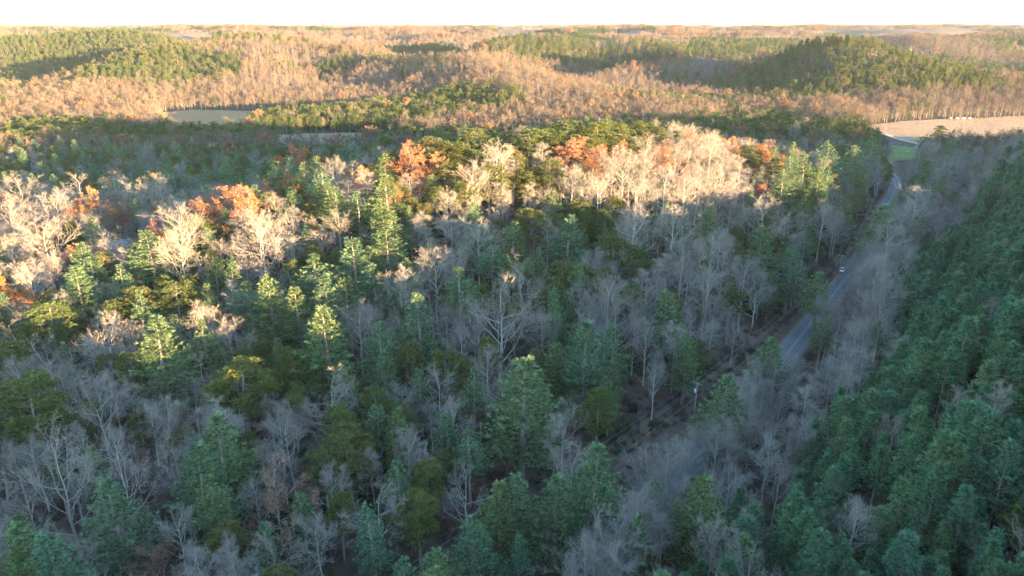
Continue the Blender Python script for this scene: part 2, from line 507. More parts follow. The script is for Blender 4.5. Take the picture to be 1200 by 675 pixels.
def shrub(seed, dry):
    r = np.random.default_rng(seed)
    mb = MB()
    if dry:
        n = 90
        C = r.normal(0, .55, (n, 3)) * [1, 1, 0]; D = unit(r.normal(0, .55, (n, 3)) + [0, 0, 1.0])
        tufts(mb, C, D, r.uniform(.8, 2.4, n), 2, .022, .3, r, 1)
    else:
        n = 170
        v = unit(r.normal(0, 1, (n, 3))); v[:, 2] = abs(v[:, 2])
        C = v * r.uniform(.5, 1, (n, 1)) * [1.5, 1.5, 1.6] * (1 + .3 * np.sin(v[:, :1] * 5))
        tufts(mb, C, v + [0, 0, .4], np.full(n, .55), 3, .3, .6, r)
    return mb

VAR = {}      # kind -> list of (trunk mesh builder, crown mesh builder, trunk mats, crown mats, nominal height, nominal width)
VAR['white_pine'] = [(*white_pine(11 + i, 1.0, k), [M_PINE_BARK], [M_WHITE_PINE], 26.0, [8.2, 7.0, 6.6][k]) for i, k in enumerate((0, 0, 1, 1, 2))]
VAR['olive_pine'] = [(*olive_pine(31 + i), [M_PINE_BARK], [M_OLIVE_PINE], 21.0, 7.0) for i in range(4)]
VAR['plantation_pine'] = [(*plantation_pine(51 + i), [M_PINE_BARK], [M_PLANT_PINE], 17.0, 5.0) for i in range(7)]
VAR['bare_tree'] = [(*bare_tree(71 + i, f), [M_BARK], [M_TWIG], [23.0, 21.0, 19.0][f], [9.0, 11.0, 5.4][f]) for i, f in enumerate((0, 0, 1, 2, 1, 2, 0, 1, 0))]
VAR['russet_oak'] = [(*bare_tree(91 + i, f, leaves=n), [M_BARK], [M_TWIG, M_RUSSET], [23.0, 21.0, 19.0][f], [9.0, 11.0, 5.4][f]) for i, (f, n) in enumerate(((1, 5200), (0, 4200), (1, 3200)))]
VAR['orange_oak'] = [(*bare_tree(101 + i, 1, leaves=5200), [M_BARK], [M_TWIG, M_ORANGE], 21.0, 11.0) for i in range(1)]
VAR['brown_oak'] = [(*bare_tree(111 + i, 1, leaves=3000), [M_BARK], [M_TWIG, M_BROWN], 21.0, 11.0) for i in range(2)]
MESH = {k: [(t.mesh(k + '_trunk', tm), c.mesh(k + '_crown', cm)) for t, c, tm, cm, _, _ in v] for k, v in VAR.items()}
NOM = {k: [(v[4], v[5]) for v in VAR[k]] for k in VAR}
ASPECT = {'white_pine': 2.3, 'olive_pine': 1.8, 'plantation_pine': 3.4, 'bare_tree': 2.1, 'russet_oak': 1.75, 'orange_oak': 1.7, 'brown_oak': 1.5}
HRANGE = {'white_pine': (19, 31), 'olive_pine': (16, 25), 'plantation_pine': (14, 19), 'bare_tree': (17, 29), 'russet_oak': (15, 25), 'orange_oak': (16, 24), 'brown_oak': (14, 20)}
# ------------------------------------------------------------------ the ground, fields, road
def inside(px, py, poly):
    px, py = np.asarray(px, float), np.asarray(py, float)
    r = np.zeros(np.shape(px), bool)
    n = len(poly)
    for i in range(n):
        (x0, y0), (x1, y1) = poly[i], poly[(i + 1) % n]
        c = ((y0 > py) != (y1 > py)) & (px < (x1 - x0) * (py - y0) / (y1 - y0 + 1e-12) + x0)
        r ^= c
    return r

def world_poly(pix): return [hit(a, b)[:2] for a, b in pix]

FIELDS = {
    'tan_field': world_poly([(1018, 147), (1060, 142), (1130, 139), (1230, 135), (1290, 150), (1200, 172), (1120, 172), (1076, 170), (1040, 160)]),
    'green_field': world_poly([(1040, 170), (1070, 172), (1082, 180), (1076, 188), (1040, 191)]),
    'straw_field': world_poly([(176, 134), (225, 129), (300, 131), (425, 130), (432, 136), (322, 144), (300, 150), (240, 152), (196, 146)]),
    'grey_field': world_poly([(310, 158), (420, 156), (470, 159), (470, 169), (400, 171), (300, 168)]),
    'clearing': world_poly([(878, 150), (948, 150), (952, 158), (880, 160)]),
}
CORRIDOR = [(-75, 48, 0), (-24, 98, 0), (48, 168, 0), (133, 279, 0), (176, 352, 0), (222, 434, 0)]

def ground_material():
    m = bpy.data.materials.new('leaf_litter_ground'); m.use_nodes = True
    nt = m.node_tree; b = nt.nodes['Principled BSDF']
    b.inputs['Roughness'].default_value = .95; b.inputs['Specular IOR Level'].default_value = .1
    tc = node(nt, 'ShaderNodeTexCoord')
    def noise(s, d=6):
        n = node(nt, 'ShaderNodeTexNoise'); n.inputs['Scale'].default_value = s; n.inputs['Detail'].default_value = d
        nt.links.new(tc.outputs['Object'], n.inputs[0]); return n
    def rng_(o, a, c):
        r = node(nt, 'ShaderNodeMapRange'); r.inputs[1].default_value = a; r.inputs[2].default_value = c
        nt.links.new(o, r.inputs[0]); return r.outputs[0]
    def mix(f, a, c):
        x = node(nt, 'ShaderNodeMix', data_type='RGBA')
        nt.links.new(f, x.inputs[0])
        for i, q in ((6, a), (7, c)):
            if isinstance(q, tuple): x.inputs[i].default_value = (*q, 1)
            else: nt.links.new(q, x.inputs[i])
        return x.outputs[2]
    litter = mix(rng_(noise(.35).outputs[0], .35, .65), (.055, .038, .028), (.10, .072, .055))
    litter = mix(rng_(noise(.06).outputs[0], .45, .7), litter, (.06, .055, .035))
    grass = mix(rng_(noise(.5).outputs[0], .35, .65), (.095, .066, .048), (.14, .10, .07))
    att = node(nt, 'ShaderNodeAttribute', attribute_name='grass')
    nt.links.new(mix(att.outputs['Fac'], litter, grass), b.inputs['Base Color'])
    bump = node(nt, 'ShaderNodeBump'); bump.inputs['Strength'].default_value = .6; bump.inputs['Distance'].default_value = .5
    nt.links.new(noise(1.2).outputs[0], bump.inputs['Height']); nt.links.new(bump.outputs[0], b.inputs['Normal'])
    return m

nx, ny = len(gx), len(gy)
I = (np.arange(ny - 1)[:, None] * nx + np.arange(nx - 1)).ravel()
F = np.concatenate([np.c_[I, I + 1, I + nx + 1], np.c_[I, I + nx + 1, I + nx]])
dcor, _ = seg_dist(GX, GY, CORRIDOR)
drd, _ = seg_dist(GX, GY, ROAD)
grass = np.maximum(sstep(14, 6, dcor), sstep(10, 5, drd)) * (.5 + .5 * fbm(GX / 12, GY / 12, 4, 2))
far_open = sstep(.64, .68, fbm(GX / 420, GY / 420, 61, 3)) * sstep(900, 2200, GY)
grass = np.maximum(grass, far_open)
g = obj('ground', raw_mesh('ground', np.c_[GX.ravel(), GY.ravel(), GZ.ravel()], F, np.zeros(len(F)), np.ones(nx * ny),
                           [ground_material()], {'grass': grass.ravel()}, smooth=True))
tag(g, 'rolling forest floor of brown leaf litter under the trees', 'ground', kind='structure')

FIELD_MAT = {
    'tan_field': ((.30, .225, .15), (.37, .28, .19)), 'green_field': ((.13, .16, .06), (.17, .19, .075)), 'straw_field': ((.34, .25, .15), (.28, .21, .13)),
    'grey_field': ((.20, .175, .13), (.24, .20, .145)), 'clearing': ((.21, .19, .13), (.26, .22, .15))}
FIELD_LABEL = {
    'tan_field': 'bare tan harvested field in the valley, half in evening shade', 'green_field': 'small mown green field where the road leaves the trees',
    'straw_field': 'sunlit straw coloured meadow at the foot of the tan hill', 'grey_field': 'shaded grey green meadow behind the sunlit ridge',
    'clearing': 'small pale grassy clearing among shaded trees'}
for nm, poly in FIELDS.items():
    P = np.array(poly); st = 3.0
    xs = np.arange(P[:, 0].min(), P[:, 0].max() + st, st); ys = np.arange(P[:, 1].min(), P[:, 1].max() + st, st)
    XX, YY = np.meshgrid(xs, ys)
    wob = (fbm(XX / 25, YY / 25, 8, 2) - .5) * 10
    ok = inside(XX + wob, YY + wob, poly)
    n_ = len(xs)
    I = (np.arange(len(ys) - 1)[:, None] * n_ + np.arange(n_ - 1))
    keep = (ok[:-1, :-1] & ok[1:, 1:] & ok[:-1, 1:] & ok[1:, :-1])
    I = I[keep]
    Ff = np.concatenate([np.c_[I, I + 1, I + n_ + 1], np.c_[I, I + n_ + 1, I + n_]])
    used, inv = np.unique(Ff, return_inverse=True)
    V = np.c_[XX.ravel(), YY.ravel(), height(XX, YY).ravel() + .5][used]
    c1, c2 = FIELD_MAT[nm]
    o = obj(nm, raw_mesh(nm, V, inv.reshape(-1, 3), np.zeros(len(Ff)), np.ones(len(V)), [mat_plain(nm + '_stubble', c1, .95, c2=c2, scale=.05, spec=.1)], smooth=True))
    tag(o, FIELD_LABEL[nm], 'field', kind='structure')

def strip(name, pts, w, lift, mat, step=2.5, o0=0.0, label=None, cat=None, thick=.25):
    pts = np.array(pts, float)
    s = np.r_[0, np.cumsum(np.hypot(*np.diff(pts[:, :2], axis=0).T))]
    q = np.arange(0, s[-1], step)
    X, Y = np.interp(q, s, pts[:, 0]), np.interp(q, s, pts[:, 1])
    for _ in range(6):
        X[1:-1] = (X[:-2] + 2 * X[1:-1] + X[2:]) / 4; Y[1:-1] = (Y[:-2] + 2 * Y[1:-1] + Y[2:]) / 4
    tx, ty = np.gradient(X), np.gradient(Y); L = np.hypot(tx, ty); tx, ty = tx / L, ty / L
    rows = []
    zc = height(X, Y)
    for off, dz in ((-w / 2 - .1, -thick), (-w / 2, 0), (w / 2, 0), (w / 2 + .1, -thick)):
        rows.append(np.c_[X + ty * (off + o0), Y - tx * (off + o0), zc + lift + dz])
    V = np.stack(rows, 1).reshape(-1, 3)
    n = len(X); i = np.arange(n - 1)[:, None] * 4 + np.arange(3)
    i = i.ravel()
    Ff = np.concatenate([np.c_[i, i + 1, i + 5], np.c_[i, i + 5, i + 4]])
    o = obj(name, raw_mesh(name, V, Ff, np.zeros(len(Ff)), np.ones(len(V)), [mat]))
    if label: tag(o, label, cat, kind='structure')
    return o, (X, Y, zc + lift)

M_ASPHALT = mat_plain('worn_asphalt', (.10, .103, .11), .85, c2=(.13, .134, .14), scale=.6, spec=.2)
M_PAINT = mat_plain('road_paint', (.20, .20, .195), .8, c2=(.13, .133, .138), scale=3)
M_GRAVEL = mat_plain('gravel_shoulder', (.20, .165, .13), .95, c2=(.15, .12, .095), scale=1.5)
M_CLAY = mat_plain('red_clay', (.13, .078, .058), .95, c2=(.095, .062, .047), scale=.4)
strip('road_shoulder', ROAD, 8.6, .22, M_GRAVEL, label='gravel and grass shoulder under the valley road', cat='road')
road, RL = strip('road', ROAD, 6.0, .30, M_ASPHALT, label='two lane grey asphalt road running up the valley', cat='road', thick=.07)
for off in (-.14, .14): strip('centre_line', ROAD, .14, .306, M_PAINT, o0=off, thick=.004)[0].parent = road
for off in (-2.8, 2.8): strip('edge_line', ROAD, .13, .306, M_PAINT, o0=off, thick=.004)[0].parent = road
strip('dirt_track', [(x - 1.5, y + 1.5, 0) for x, y, _ in CORRIDOR[:3]], 2.4, .22, M_CLAY, label='red clay track under the power line', cat='track')
tp = [hit(a, b)[:2] for a, b in ((1034, 157), (1050, 163), (1066, 167), (1084, 171))]
strip('farm_track', [(x, y, 0) for x, y in tp], 4.5, .62, mat_plain('pale_track_gravel', (.30, .27, .23), .95), label='pale farm track along the edge of the tan field', cat='track')
tp = [hit(a, b)[:2] for a, b in ((640, 141.5), (648, 140), (657, 138.7))]
strip('creek', [(x, y, 0) for x, y in tp], 7, .35, mat_plain('creek_water', (.10, .12, .14), .12, spec=.5), label='pale glint of creek below the shaded wood edge', cat='creek')

# ------------------------------------------------------------------ where the trees stand
def T(kind, x, y, h, w=None, var=None, rot=None, hero=0, row=None):
    n = len(MESH[kind])
    if var is None: var = int(rng.integers(0, n))
    nh, nw = NOM[kind][var]
    sz = h / nh
    sx = sz * rng.uniform(.95, 1.25) if w is None else np.clip(w / nw, .7 * sz, 1.75 * sz)
    return dict(kind=kind, x=x, y=y, h=h, sx=float(sx), sz=sz, w=nw * float(sx), var=var, rot=rng.uniform(0, 6.28) if rot is None else rot, hero=hero, row=row)

HERO = '''
W 250 486 68,226 520 66,127 563 72,612 420 84,685 376 60,650 402 42,443 473 42,525 483 42,466 538 45,603 553 60,585 567 58,650 558 60,700 523 72,750 605 40,824 557 64,553 608 58,510 640 52,472 650 44
W 93 283 38,87 310 45,103 300 34,170 268 44,165 285 34,247 302 32,180 373 70,345 222 27,333 243 26,385 212 30,362 263 24,366 300 46,313 322 50,345 335 46,378 322 50,380 358 66,290 330 40
W 490 343 52,538 313 42,437 308 42,443 378 50,405 325 42,553 267 30,577 282 38,602 258 36,663 252 42,783 340 46,412 277 50,450 264 58,428 290 40
W 963 318 34,907 397 46,930 288 38,893 265 34,833 240 30,855 441 56,1035 238 38,990 230 26,945 180 30,960 195 32,920 200 32,1000 170 30,1025 160 30,975 165 30
W 263 194 22,323 192 28,337 196 22,297 201 22,306 190 18,345 219 26,375 198 34,393 218 34,334 243 26,411 178 26,450 179 28,452 203 38,448 232 42,506 204 24,419 223 30,462 245 36
Y 30 440 78,100 470 44,162 482 24,281 416 66,405 500 60,55 352 56,232 254 38,200 332 46,160 336 46,133 350 42,297 392 40,10 400 50,655 305 42,685 312 38,620 245 40,680 232 32,720 272 40,760 303 30,710 245 34,740 285 34
Y 373 237 26,363 170 18,471 218 20,502 160 40,520 165 36,542 212 34,533 165 34,450 158 30,553 150 40,617 150 46,663 140 38,703 143 38,647 187 36,573 193 40,773 137 26,747 141 26,597 152 28,753 195 24,880 170 26,837 183 24,580 150 30,640 150 32,690 160 30,725 150 28,600 180 34,560 175 30,520 190 32,620 200 32,480 230 26
B 58 503 90,137 523 62,172 470 42,185 440 36,108 443 60,207 597 46,325 478 46,320 623 62,385 545 42,370 603 46,267 625 32,95 628 52,50 612 42,3 610 34,382 430 60,473 450 40,490 520 36,760 525 42,700 615 46,777 575 36,668 655 32,150 600 40,30 570 50,295 560 36,230 640 40
B 117 368 56,233 355 50,267 375 46,20 205 50,90 207 64,135 205 36,48 255 50,10 277 36,48 298 36,30 310 42,210 240 50,300 253 60,205 270 50,127 275 36,160 212 36,185 205 36,5 230 40,60 225 44
B 585 335 80,612 295 60,635 362 42,712 322 46,742 247 50,780 300 32,750 318 32,790 242 42,560 258 42,510 290 46,467 315 46,420 355 46,540 380 40,570 410 44,500 250 34,530 255 34
B 837 275 46,830 312 46,877 302 46,897 233 50,967 235 36,1047 262 50,1030 300 44,1040 320 44,1022 345 40,1008 375 40,990 402 36,975 425 36,1052 392 32,1000 430 34,1055 290 38,1035 345 40,1015 410 34,960 440 34,945 455 34,1060 235 36,1078 220 36
B 840 500 46,810 503 36,858 552 46,927 490 36,950 493 32,903 515 42,915 540 36,880 600 32,870 620 34
B 302 250 46,555 190 40,580 167 46,633 170 32,733 180 42,757 180 32,813 150 42,833 160 42,850 173 38,820 187 46,780 195 46,840 197 42,867 187 32,700 200 40,795 165 40,760 160 36,720 172 36,670 195 36,745 205 38,805 205 38,860 205 30,430 200 30,405 215 26,480 205 26,320 225 26,280 245 34,935 143 16
O 265 222 48,285 224 42,249 232 26,268 184 15,377 180 20,395 185 18,483 171 46,514 183 34,492 197 30,465 161 15,680 163 40,780 167 36,730 165 22,890 217 18,352 182 28,100 225 44,240 240 28,690 178 34,770 172 30
G 338 174 46,5 325 48
N 317 553 86,180 640 62,660 470 40
'''
KEY = {'W': 'white_pine', 'Y': 'olive_pine', 'B': 'bare_tree', 'O': 'russet_oak', 'G': 'orange_oak', 'N': 'brown_oak'}
trees = []
for line in HERO.strip().splitlines():
    kind = KEY[line[0]]
    for it in line[1:].split(','):
        px, py, w = (float(q) for q in it.split())
        h = sum(HRANGE[kind]) / 2
        for _ in range(4):
            x, y, t = hit(px, py, h)
            wm = w * t / F_PX
            h = float(np.clip(wm * ASPECT[kind], *HRANGE[kind]))
        var = None
        if kind == 'bare_tree': var = int(rng.choice([2, 4, 7] if w >= 56 else ([3, 5] if w <= 34 else [0, 1, 6, 8])))
        if kind == 'white_pine': var = int(rng.choice([0, 1] if w / t > .22 else [2, 3, 4, 0]))
        trees.append(T(kind, x, y, h, wm, var, hero=1))
x, y, t = hit(1102, 148, 17)
trees.append(T('olive_pine', x, y, 18, 24, 1, hero=1))

KEEP = [  # openings in the forest through which the photograph shows the road, a field, a pole: (outline in the picture, depth)
    ([(962, 360), (984, 360), (1016, 306), (1002, 300), (978, 318)], 300), ([(918, 428), (934, 428), (958, 380), (947, 376)], 240),
    ([(1018, 147), (1130, 138), (1200, 136), (1200, 152), (1085, 158), (1060, 166), (1040, 160)], 740),
    ([(1040, 168), (1072, 171), (1078, 182), (1066, 190), (1042, 190)], 590), ([(1051, 190), (1066, 190), (1066, 216), (1053, 216)], 520),
    ([(811, 444), (829, 444), (825, 492), (815, 492)], 170), ([(190, 132), (280, 130), (292, 142), (255, 146), (205, 143)], 790), ([(322, 157), (420, 157), (410, 164), (330, 164)], 640),
    ([(139, 276), (158, 274), (156, 292), (142, 294)], 330), ([(740, 500), (800, 462), (805, 500), (760, 520)], 175), ([(940, 300), (975, 270), (1000, 262), (1000, 300), (975, 320)], 285),
    ([(885, 151), (945, 151), (945, 158), (885, 159)], 640), ([(972, 290), (985, 290), (984, 328), (975, 328)], 280)]

def blocks(x, y, z, h, w, thin=False):
    """True where a tree standing at x, y would hide one of those openings"""
    x, y, z, h, w = np.broadcast_arrays(*(np.atleast_1d(np.asarray(q, float)) for q in (x, y, z, h, w)))
    bad = np.zeros(x.shape, bool)
    px, py, d = project(x, y, z + .6 * h)
    r = F_PX * np.maximum(h, w) / d
    for poly, dep in KEEP:
        A = np.array(poly)
        q = np.nonzero((px > A[:, 0].min() - r) & (px < A[:, 0].max() + r) & (py > A[:, 1].min() - r) & (py < A[:, 1].max() + r) & (y < dep + 4))[0]
        if not len(q): continue
        for fz in ((.45, .75) if thin else (.25, .5, .75, .97)):
            for fx in ((0,) if thin else (-.3, 0, .3)):
                ax_, ay_, _ = project(x[q] + fx * w[q], y[q], z[q] + h[q] * fz)
                bad[q] |= inside(ax_, ay_, poly)
    return bad

def in_view(x, y, z, mx=70, mt=40, mb=110):
    px, py, d = project(x, y, z)
    return (px > -mx) & (px < 1200 + mx) & (py < 675 + mb) & (d > 20)

def jitter_grid(x0, x1, y0, y1, s, j=.42):
    X, Y = np.meshgrid(np.arange(x0, x1, s), np.arange(y0, y1, s))
    X = X + (np.arange(X.shape[0]) % 2)[:, None] * s / 2
    return (X + rng.uniform(-j, j, X.shape) * s).ravel(), (Y + rng.uniform(-j, j, Y.shape) * s).ravel()

hx = np.array([t['x'] for t in trees]); hy = np.array([t['y'] for t in trees]); hw = np.array([t['w'] for t in trees])

# plantation rows on the hillside to the right of the road
def plantation_edge(a):
    return 25 + 4 * np.sin(a / 37) + np.interp(a, [-100, 150, 300, 420, 520], [0, 0, 6, 14, 24])
ROWS, STEP = 4.7, 4.5
for k in range(0, 17):
    p0 = 22 + k * ROWS
    for q, a in enumerate(np.arange(-155, 470, STEP)):
        aa, pp = a + rng.normal(0, 1.2) + (k % 2) * 2.3, p0 + rng.normal(0, 1.15)
        if pp < plantation_edge(aa) + rng.normal(0, 3.0) or rng.random() < .09: continue
        x = A0[0] + AD[0] * aa + AD[1] * pp; y = A0[1] + AD[1] * aa - AD[0] * pp
        if y < 25: continue
        z = H(x, y)
        if not in_view(x, y, z + 10): continue
        hole = fbm(x / 22, y / 22, 88, 2)
        if hole > .73: continue
        if rng.random() < .025:
            trees.append(T('bare_tree', x, y, float(rng.uniform(13, 18)))); continue
        if a > 300 and rng.random() < sstep(300, 430, a) * .75:
            t = T('bare_tree', x, y, rng.uniform(13, 18))
        else: t = T('plantation_pine', x, y, float(rng.uniform(11, 19) * (.84 + .32 * vnoise(x / 16, y / 16, 12))), row=k)
        if blocks(x, y, z, t['h'], t['w'], t['kind'] == 'bare_tree')[0]: continue
        trees.append(t)

# the rest of the near forest
X, Y = jitter_grid(-420, 440, 45, 540, 7.7)
Z = height(X, Y)
a_, p_ = valley(X, Y)
ok = in_view(X, Y, Z + 12)
ok &= seg_dist(X, Y, ROAD)[0] > 4.9
ok &= seg_dist(X, Y, CORRIDOR)[0] > 5.0
ok &= (p_ < plantation_edge(a_)) | (a_ > 470)
for poly in FIELDS.values(): ok &= ~inside(X, Y, poly)
X, Y, Z, a_, p_ = X[ok], Y[ok], Z[ok], a_[ok], p_[ok]
dmin = np.full(len(X), 1e9)
for q in range(len(hx)): dmin = np.minimum(dmin, np.hypot(X - hx[q], Y - hy[q]) - .36 * hw[q])
d1, cr1 = seg_dist(X, Y, RIDGES[0][0])
G1 = fbm(X / 38, Y / 38, 41, 3)
front = (Y < np.interp(X, [-420, -150, -50, 20, 85, 185], [360, 268, 312, 358, 402, 490]))
for i in range(len(X)):
    if dmin[i] < 2.1: continue
    x, y, a, p, g1 = X[i], Y[i], a_[i], p_[i], G1[i]
    if 6 < p < 40: pr = dict(B=.88, W=.06, N=.06)
    elif d1[i] < 52 and cr1[i] > 6 and x > 78: pr = dict(B=.46, Y=.22, O=.32)
    elif d1[i] < 46 and cr1[i] > 9 and x > -60: pr = dict(Y=.58, B=.14, O=.2, W=.08)
    elif x < -125 and y > 235 and y < 380: pr = dict(B=.5, O=.22, W=.13, Y=.15)
    elif d1[i] < 40 and x <= -60: pr = dict(W=.25, B=.37, O=.2, Y=.18)
    elif x > 95 and y > 300: pr = dict(W=.28 + .6 * (g1 - .5), Y=.24, B=.48)
    elif not front[i]: pr = dict(Y=.4, W=.26, B=.32, O=.02)
    elif x > 20: pr = dict(W=.16, Y=.24 + .6 * (g1 - .5), B=.56, N=.04)
    else: pr = dict(W=.27 + .5 * (g1 - .5), Y=.22 + .3 * (g1 - .5), B=.47, N=.04)
    ks = list(pr); pv = np.maximum(np.array([pr[k] for k in ks]), .02); pv /= pv.sum()
    kind = KEY[str(rng.choice(ks, p=pv))]
    h = {'white_pine': rng.uniform(15, 26), 'olive_pine': rng.uniform(14, 21), 'bare_tree': rng.uniform(13, 22), 'russet_oak': rng.uniform(13, 20), 'brown_oak': rng.uniform(10, 15)}[kind]
    if p > 5 and p < 40: h = rng.uniform(11, 18)
    t = T(kind, x, y, float(h))
    if blocks(x, y, Z[i], t['h'], t['w'], t['kind'] == 'bare_tree')[0]: continue
    trees.append(t)

# trees crowding the right-hand verge of the road
for a in np.arange(-150, 470, 4.6):
    for p in ((6.0, 9.5) if a < 40 else ((6.0, 8.2, 10.8, 14.0) if 185 < a < 410 else (6.2, 10.0))):
        aa, pp = a + rng.uniform(-1.6, 1.6), p + rng.uniform(-1.3, 1.6)
        x = A0[0] + AD[0] * aa + AD[1] * pp; y = A0[1] + AD[1] * aa - AD[0] * pp
        if y < 25 or rng.random() < .25 or seg_dist(x, y, ROAD)[0] < 4.6: continue
        z = H(x, y)
        if not in_view(x, y, z + 10): continue
        t = T('bare_tree' if rng.random() < (.55 if 195 < a < 400 else .84) else 'white_pine', x, y, float(rng.uniform(13, 21)))
        if blocks(x, y, z, t['h'], t['w'], t['kind'] == 'bare_tree')[0]: continue
        trees.append(t)

for t in trees: t['z'] = H(t['x'], t['y']) - .25
# which of them show, and how large: paint them near to far on a small picture
BW, BH = 600, 338
taken = np.zeros((BH, BW), bool)
terr = np.full((BH, BW), 1e9)
sel = (GY > 30) & (GY < 900)
tx, ty, td = project(GX[sel], GY[sel], GZ[sel])
for t in trees:
    t['px'], t['py'], t['d'] = (float(q) for q in project(t['x'], t['y'], t['z'] + t['h']))
    t['bx'], t['by'], _ = (float(q) for q in project(t['x'], t['y'], t['z']))
trees.sort(key=lambda t: t['d'])
def sees(x, y, z):
    s = np.linspace(.1, .97, 24)
    return bool((CAM_Z + (z - CAM_Z) * s - height(x * s, y * s) > 0).all())
for t in trees:
    t['vis'] = 0
    hwid = t['w'] * F_PX / t['d'] / 2 / 2
    y0, y1 = t['py'] / 2, t['by'] / 2
    y1 = y0 + (y1 - y0) * {'white_pine': .78, 'olive_pine': .6, 'plantation_pine': .8}.get(t['kind'], .65)
    cx = t['px'] / 2
    xa, xb, ya, yb = int(max(cx - hwid, 0)), int(min(cx + hwid + 1, BW)), int(max(y0, 0)), int(min(y1 + 1, BH))
    if xb <= xa or yb <= ya or not sees(t['x'], t['y'], t['z'] + t['h'] * .93): continue
    yy, xx = np.mgrid[ya:yb, xa:xb]
    f = np.clip((yy - y0) / max(y1 - y0, 1), 0, 1)
    mask = np.abs(xx - cx) < hwid * np.clip(.25 + 2.0 * f, 0, 1)
    sub = taken[ya:yb, xa:xb]
    t['vis'] = int((mask & ~sub).sum())
    if t['kind'] == 'bare_tree': mask = mask & (rng.random(mask.shape) < .5)
    taken[ya:yb, xa:xb] |= mask
LIMIT = {'white_pine': 290, 'olive_pine': 290, 'plantation_pine': 290, 'bare_tree': 290, 'russet_oak': 290, 'orange_oak': 290, 'brown_oak': 290}
single, mass = [], []
for k in MESH:
    lst = sorted((t for t in trees if t['kind'] == k), key=lambda t: -t['vis'])
    n = 0
    for t in lst:
        if n < LIMIT[k] and t['vis'] >= 12: single.append(t); n += 1
        else: mass.append(t)
print('trees', len(trees), 'single', len(single), 'mass', len(mass), {k: sum(t['kind'] == k for t in single) for k in MESH})

# ------------------------------------------------------------------ single trees, each with its own trunk and crown, and its label
LANDMARKS = [
    (819, 470, 'the utility pole'), (979, 310, 'the pole by the white car'), (987, 330, 'the white car'), (940, 395, 'the lower stretch of open road'), (785, 565, 'the nearest glimpse of road'),
    (317, 590, 'the brown-leaved oak'), (58, 545, 'the broad pale bare tree'), (240, 545, 'the two big white pines'), (127, 600, 'the wide lower white pine'), (150, 283, 'the grey-roofed house'),
    (338, 186, 'the bright orange oak'), (483, 182, 'the pink russet oak'), (450, 215, 'the tall sunlit white pine'), (1102, 160, 'the big round field pine'), (1058, 180, 'the small green field'),
    (612, 470, 'the big white pine above the power line'), (490, 390, 'the tall slim white pine'), (585, 385, 'the many-limbed pale bare tree'), (685, 420, 'the pointed dark white pine'), (405, 530, 'the round olive pine'),
    (281, 450, 'the domed olive pine'), (180, 410, 'the shaded spreading white pine'), (90, 320, 'the sunlit pair of white pines'), (5, 340, 'the orange oak at the frame edge'), (272, 235, 'the salmon russet oak'),
    (680, 175, 'the red oak on the crest'), (780, 178, 'the russet oak on the bare crest'), (850, 185, 'the bare end of the crest'), (855, 470, 'the broad white pine beside the pole'), (824, 590, 'the white pine below the pole'),
    (700, 560, 'the white pine over the wires'), (600, 600, 'the white pines over the red track'), (963, 340, 'the pine hiding the road'), (1047, 290, 'the pale bare grove'), (920, 215, 'the dark valley wood'),
    (385, 165, 'the shaded meadow'), (663, 155, 'the topmost olive pines'), (180, 640, 'the brown brush at the frame foot'), (380, 385, 'the feathery white pine'), (783, 370, 'the lone slim white pine'),
    (30, 465, 'the big olive pine'), (525, 520, 'the long-trunked white pine'), (737, 265, 'the shaded shoulder'), (897, 260, 'the grey wood by the valley'), (20, 230, 'the tan trees at the frame edge'),
    (553, 640, 'the bushy pines at the frame foot'), (927, 500, 'the twin bare trees'), (1150, 185, 'the far hillside wood'), (570, 172, 'the tan tree on the crest'), (437, 340, 'the pointed green pine'), (118, 400, 'the fan-shaped bare tree')]
ORD = ['first', 'second', 'third', 'fourth', 'fifth', 'sixth', 'seventh', 'eighth', 'ninth', 'tenth', 'eleventh', 'twelfth', 'thirteenth', 'fourteenth', 'fifteenth', 'sixteenth', 'seventeenth', 'eighteenth', 'nineteenth', 'twentieth']
def nth(i):
    if i < 20: return ORD[i]
    n = i + 1
    return '%d%s' % (n, 'th' if 10 < n % 100 < 14 else {1: 'st', 2: 'nd', 3: 'rd'}.get(n % 10, 'th'))
LOOK = {'white_pine': ('blue-green white pine', 'pine tree', 'blue-green white pines in the near forest'), 'olive_pine': ('olive-green round-crowned pine', 'pine tree', 'olive-green pines in the near forest'),
        'plantation_pine': ('green plantation pine', 'pine tree', 'plantation pines on the hillside'), 'bare_tree': ('leafless grey tree', 'bare tree', 'leafless trees in the near forest'),
        'russet_oak': ('russet-leaved oak', 'oak tree', 'russet oaks on the ridge'), 'orange_oak': ('bright orange-leaved oak', 'oak tree', 'orange oaks'), 'brown_oak': ('low brown-leaved oak', 'oak tree', 'brown oaks in the shade')}
cells = {}
rows = {}
for t in single:
    if t['kind'] == 'plantation_pine':
        rows.setdefault(t['row'], []).append(t); continue
    mx_, my_ = t['px'], t['py'] + .3 * (t['by'] - t['py'])
    j = min(range(len(LANDMARKS)), key=lambda q: (LANDMARKS[q][0] - mx_) ** 2 + (LANDMARKS[q][1] - my_) ** 2)
    dx, dy = mx_ - LANDMARKS[j][0], my_ - LANDMARKS[j][1]
    dist = math.hypot(dx, dy)
    if dist < 9: side = 'at'
    elif abs(dx) > abs(dy): side = 'right of' if dx > 0 else 'left of'
    else: side = 'in front of' if dy > 0 else 'behind'
    cells.setdefault((t['kind'], j, side), []).append((dist, t))
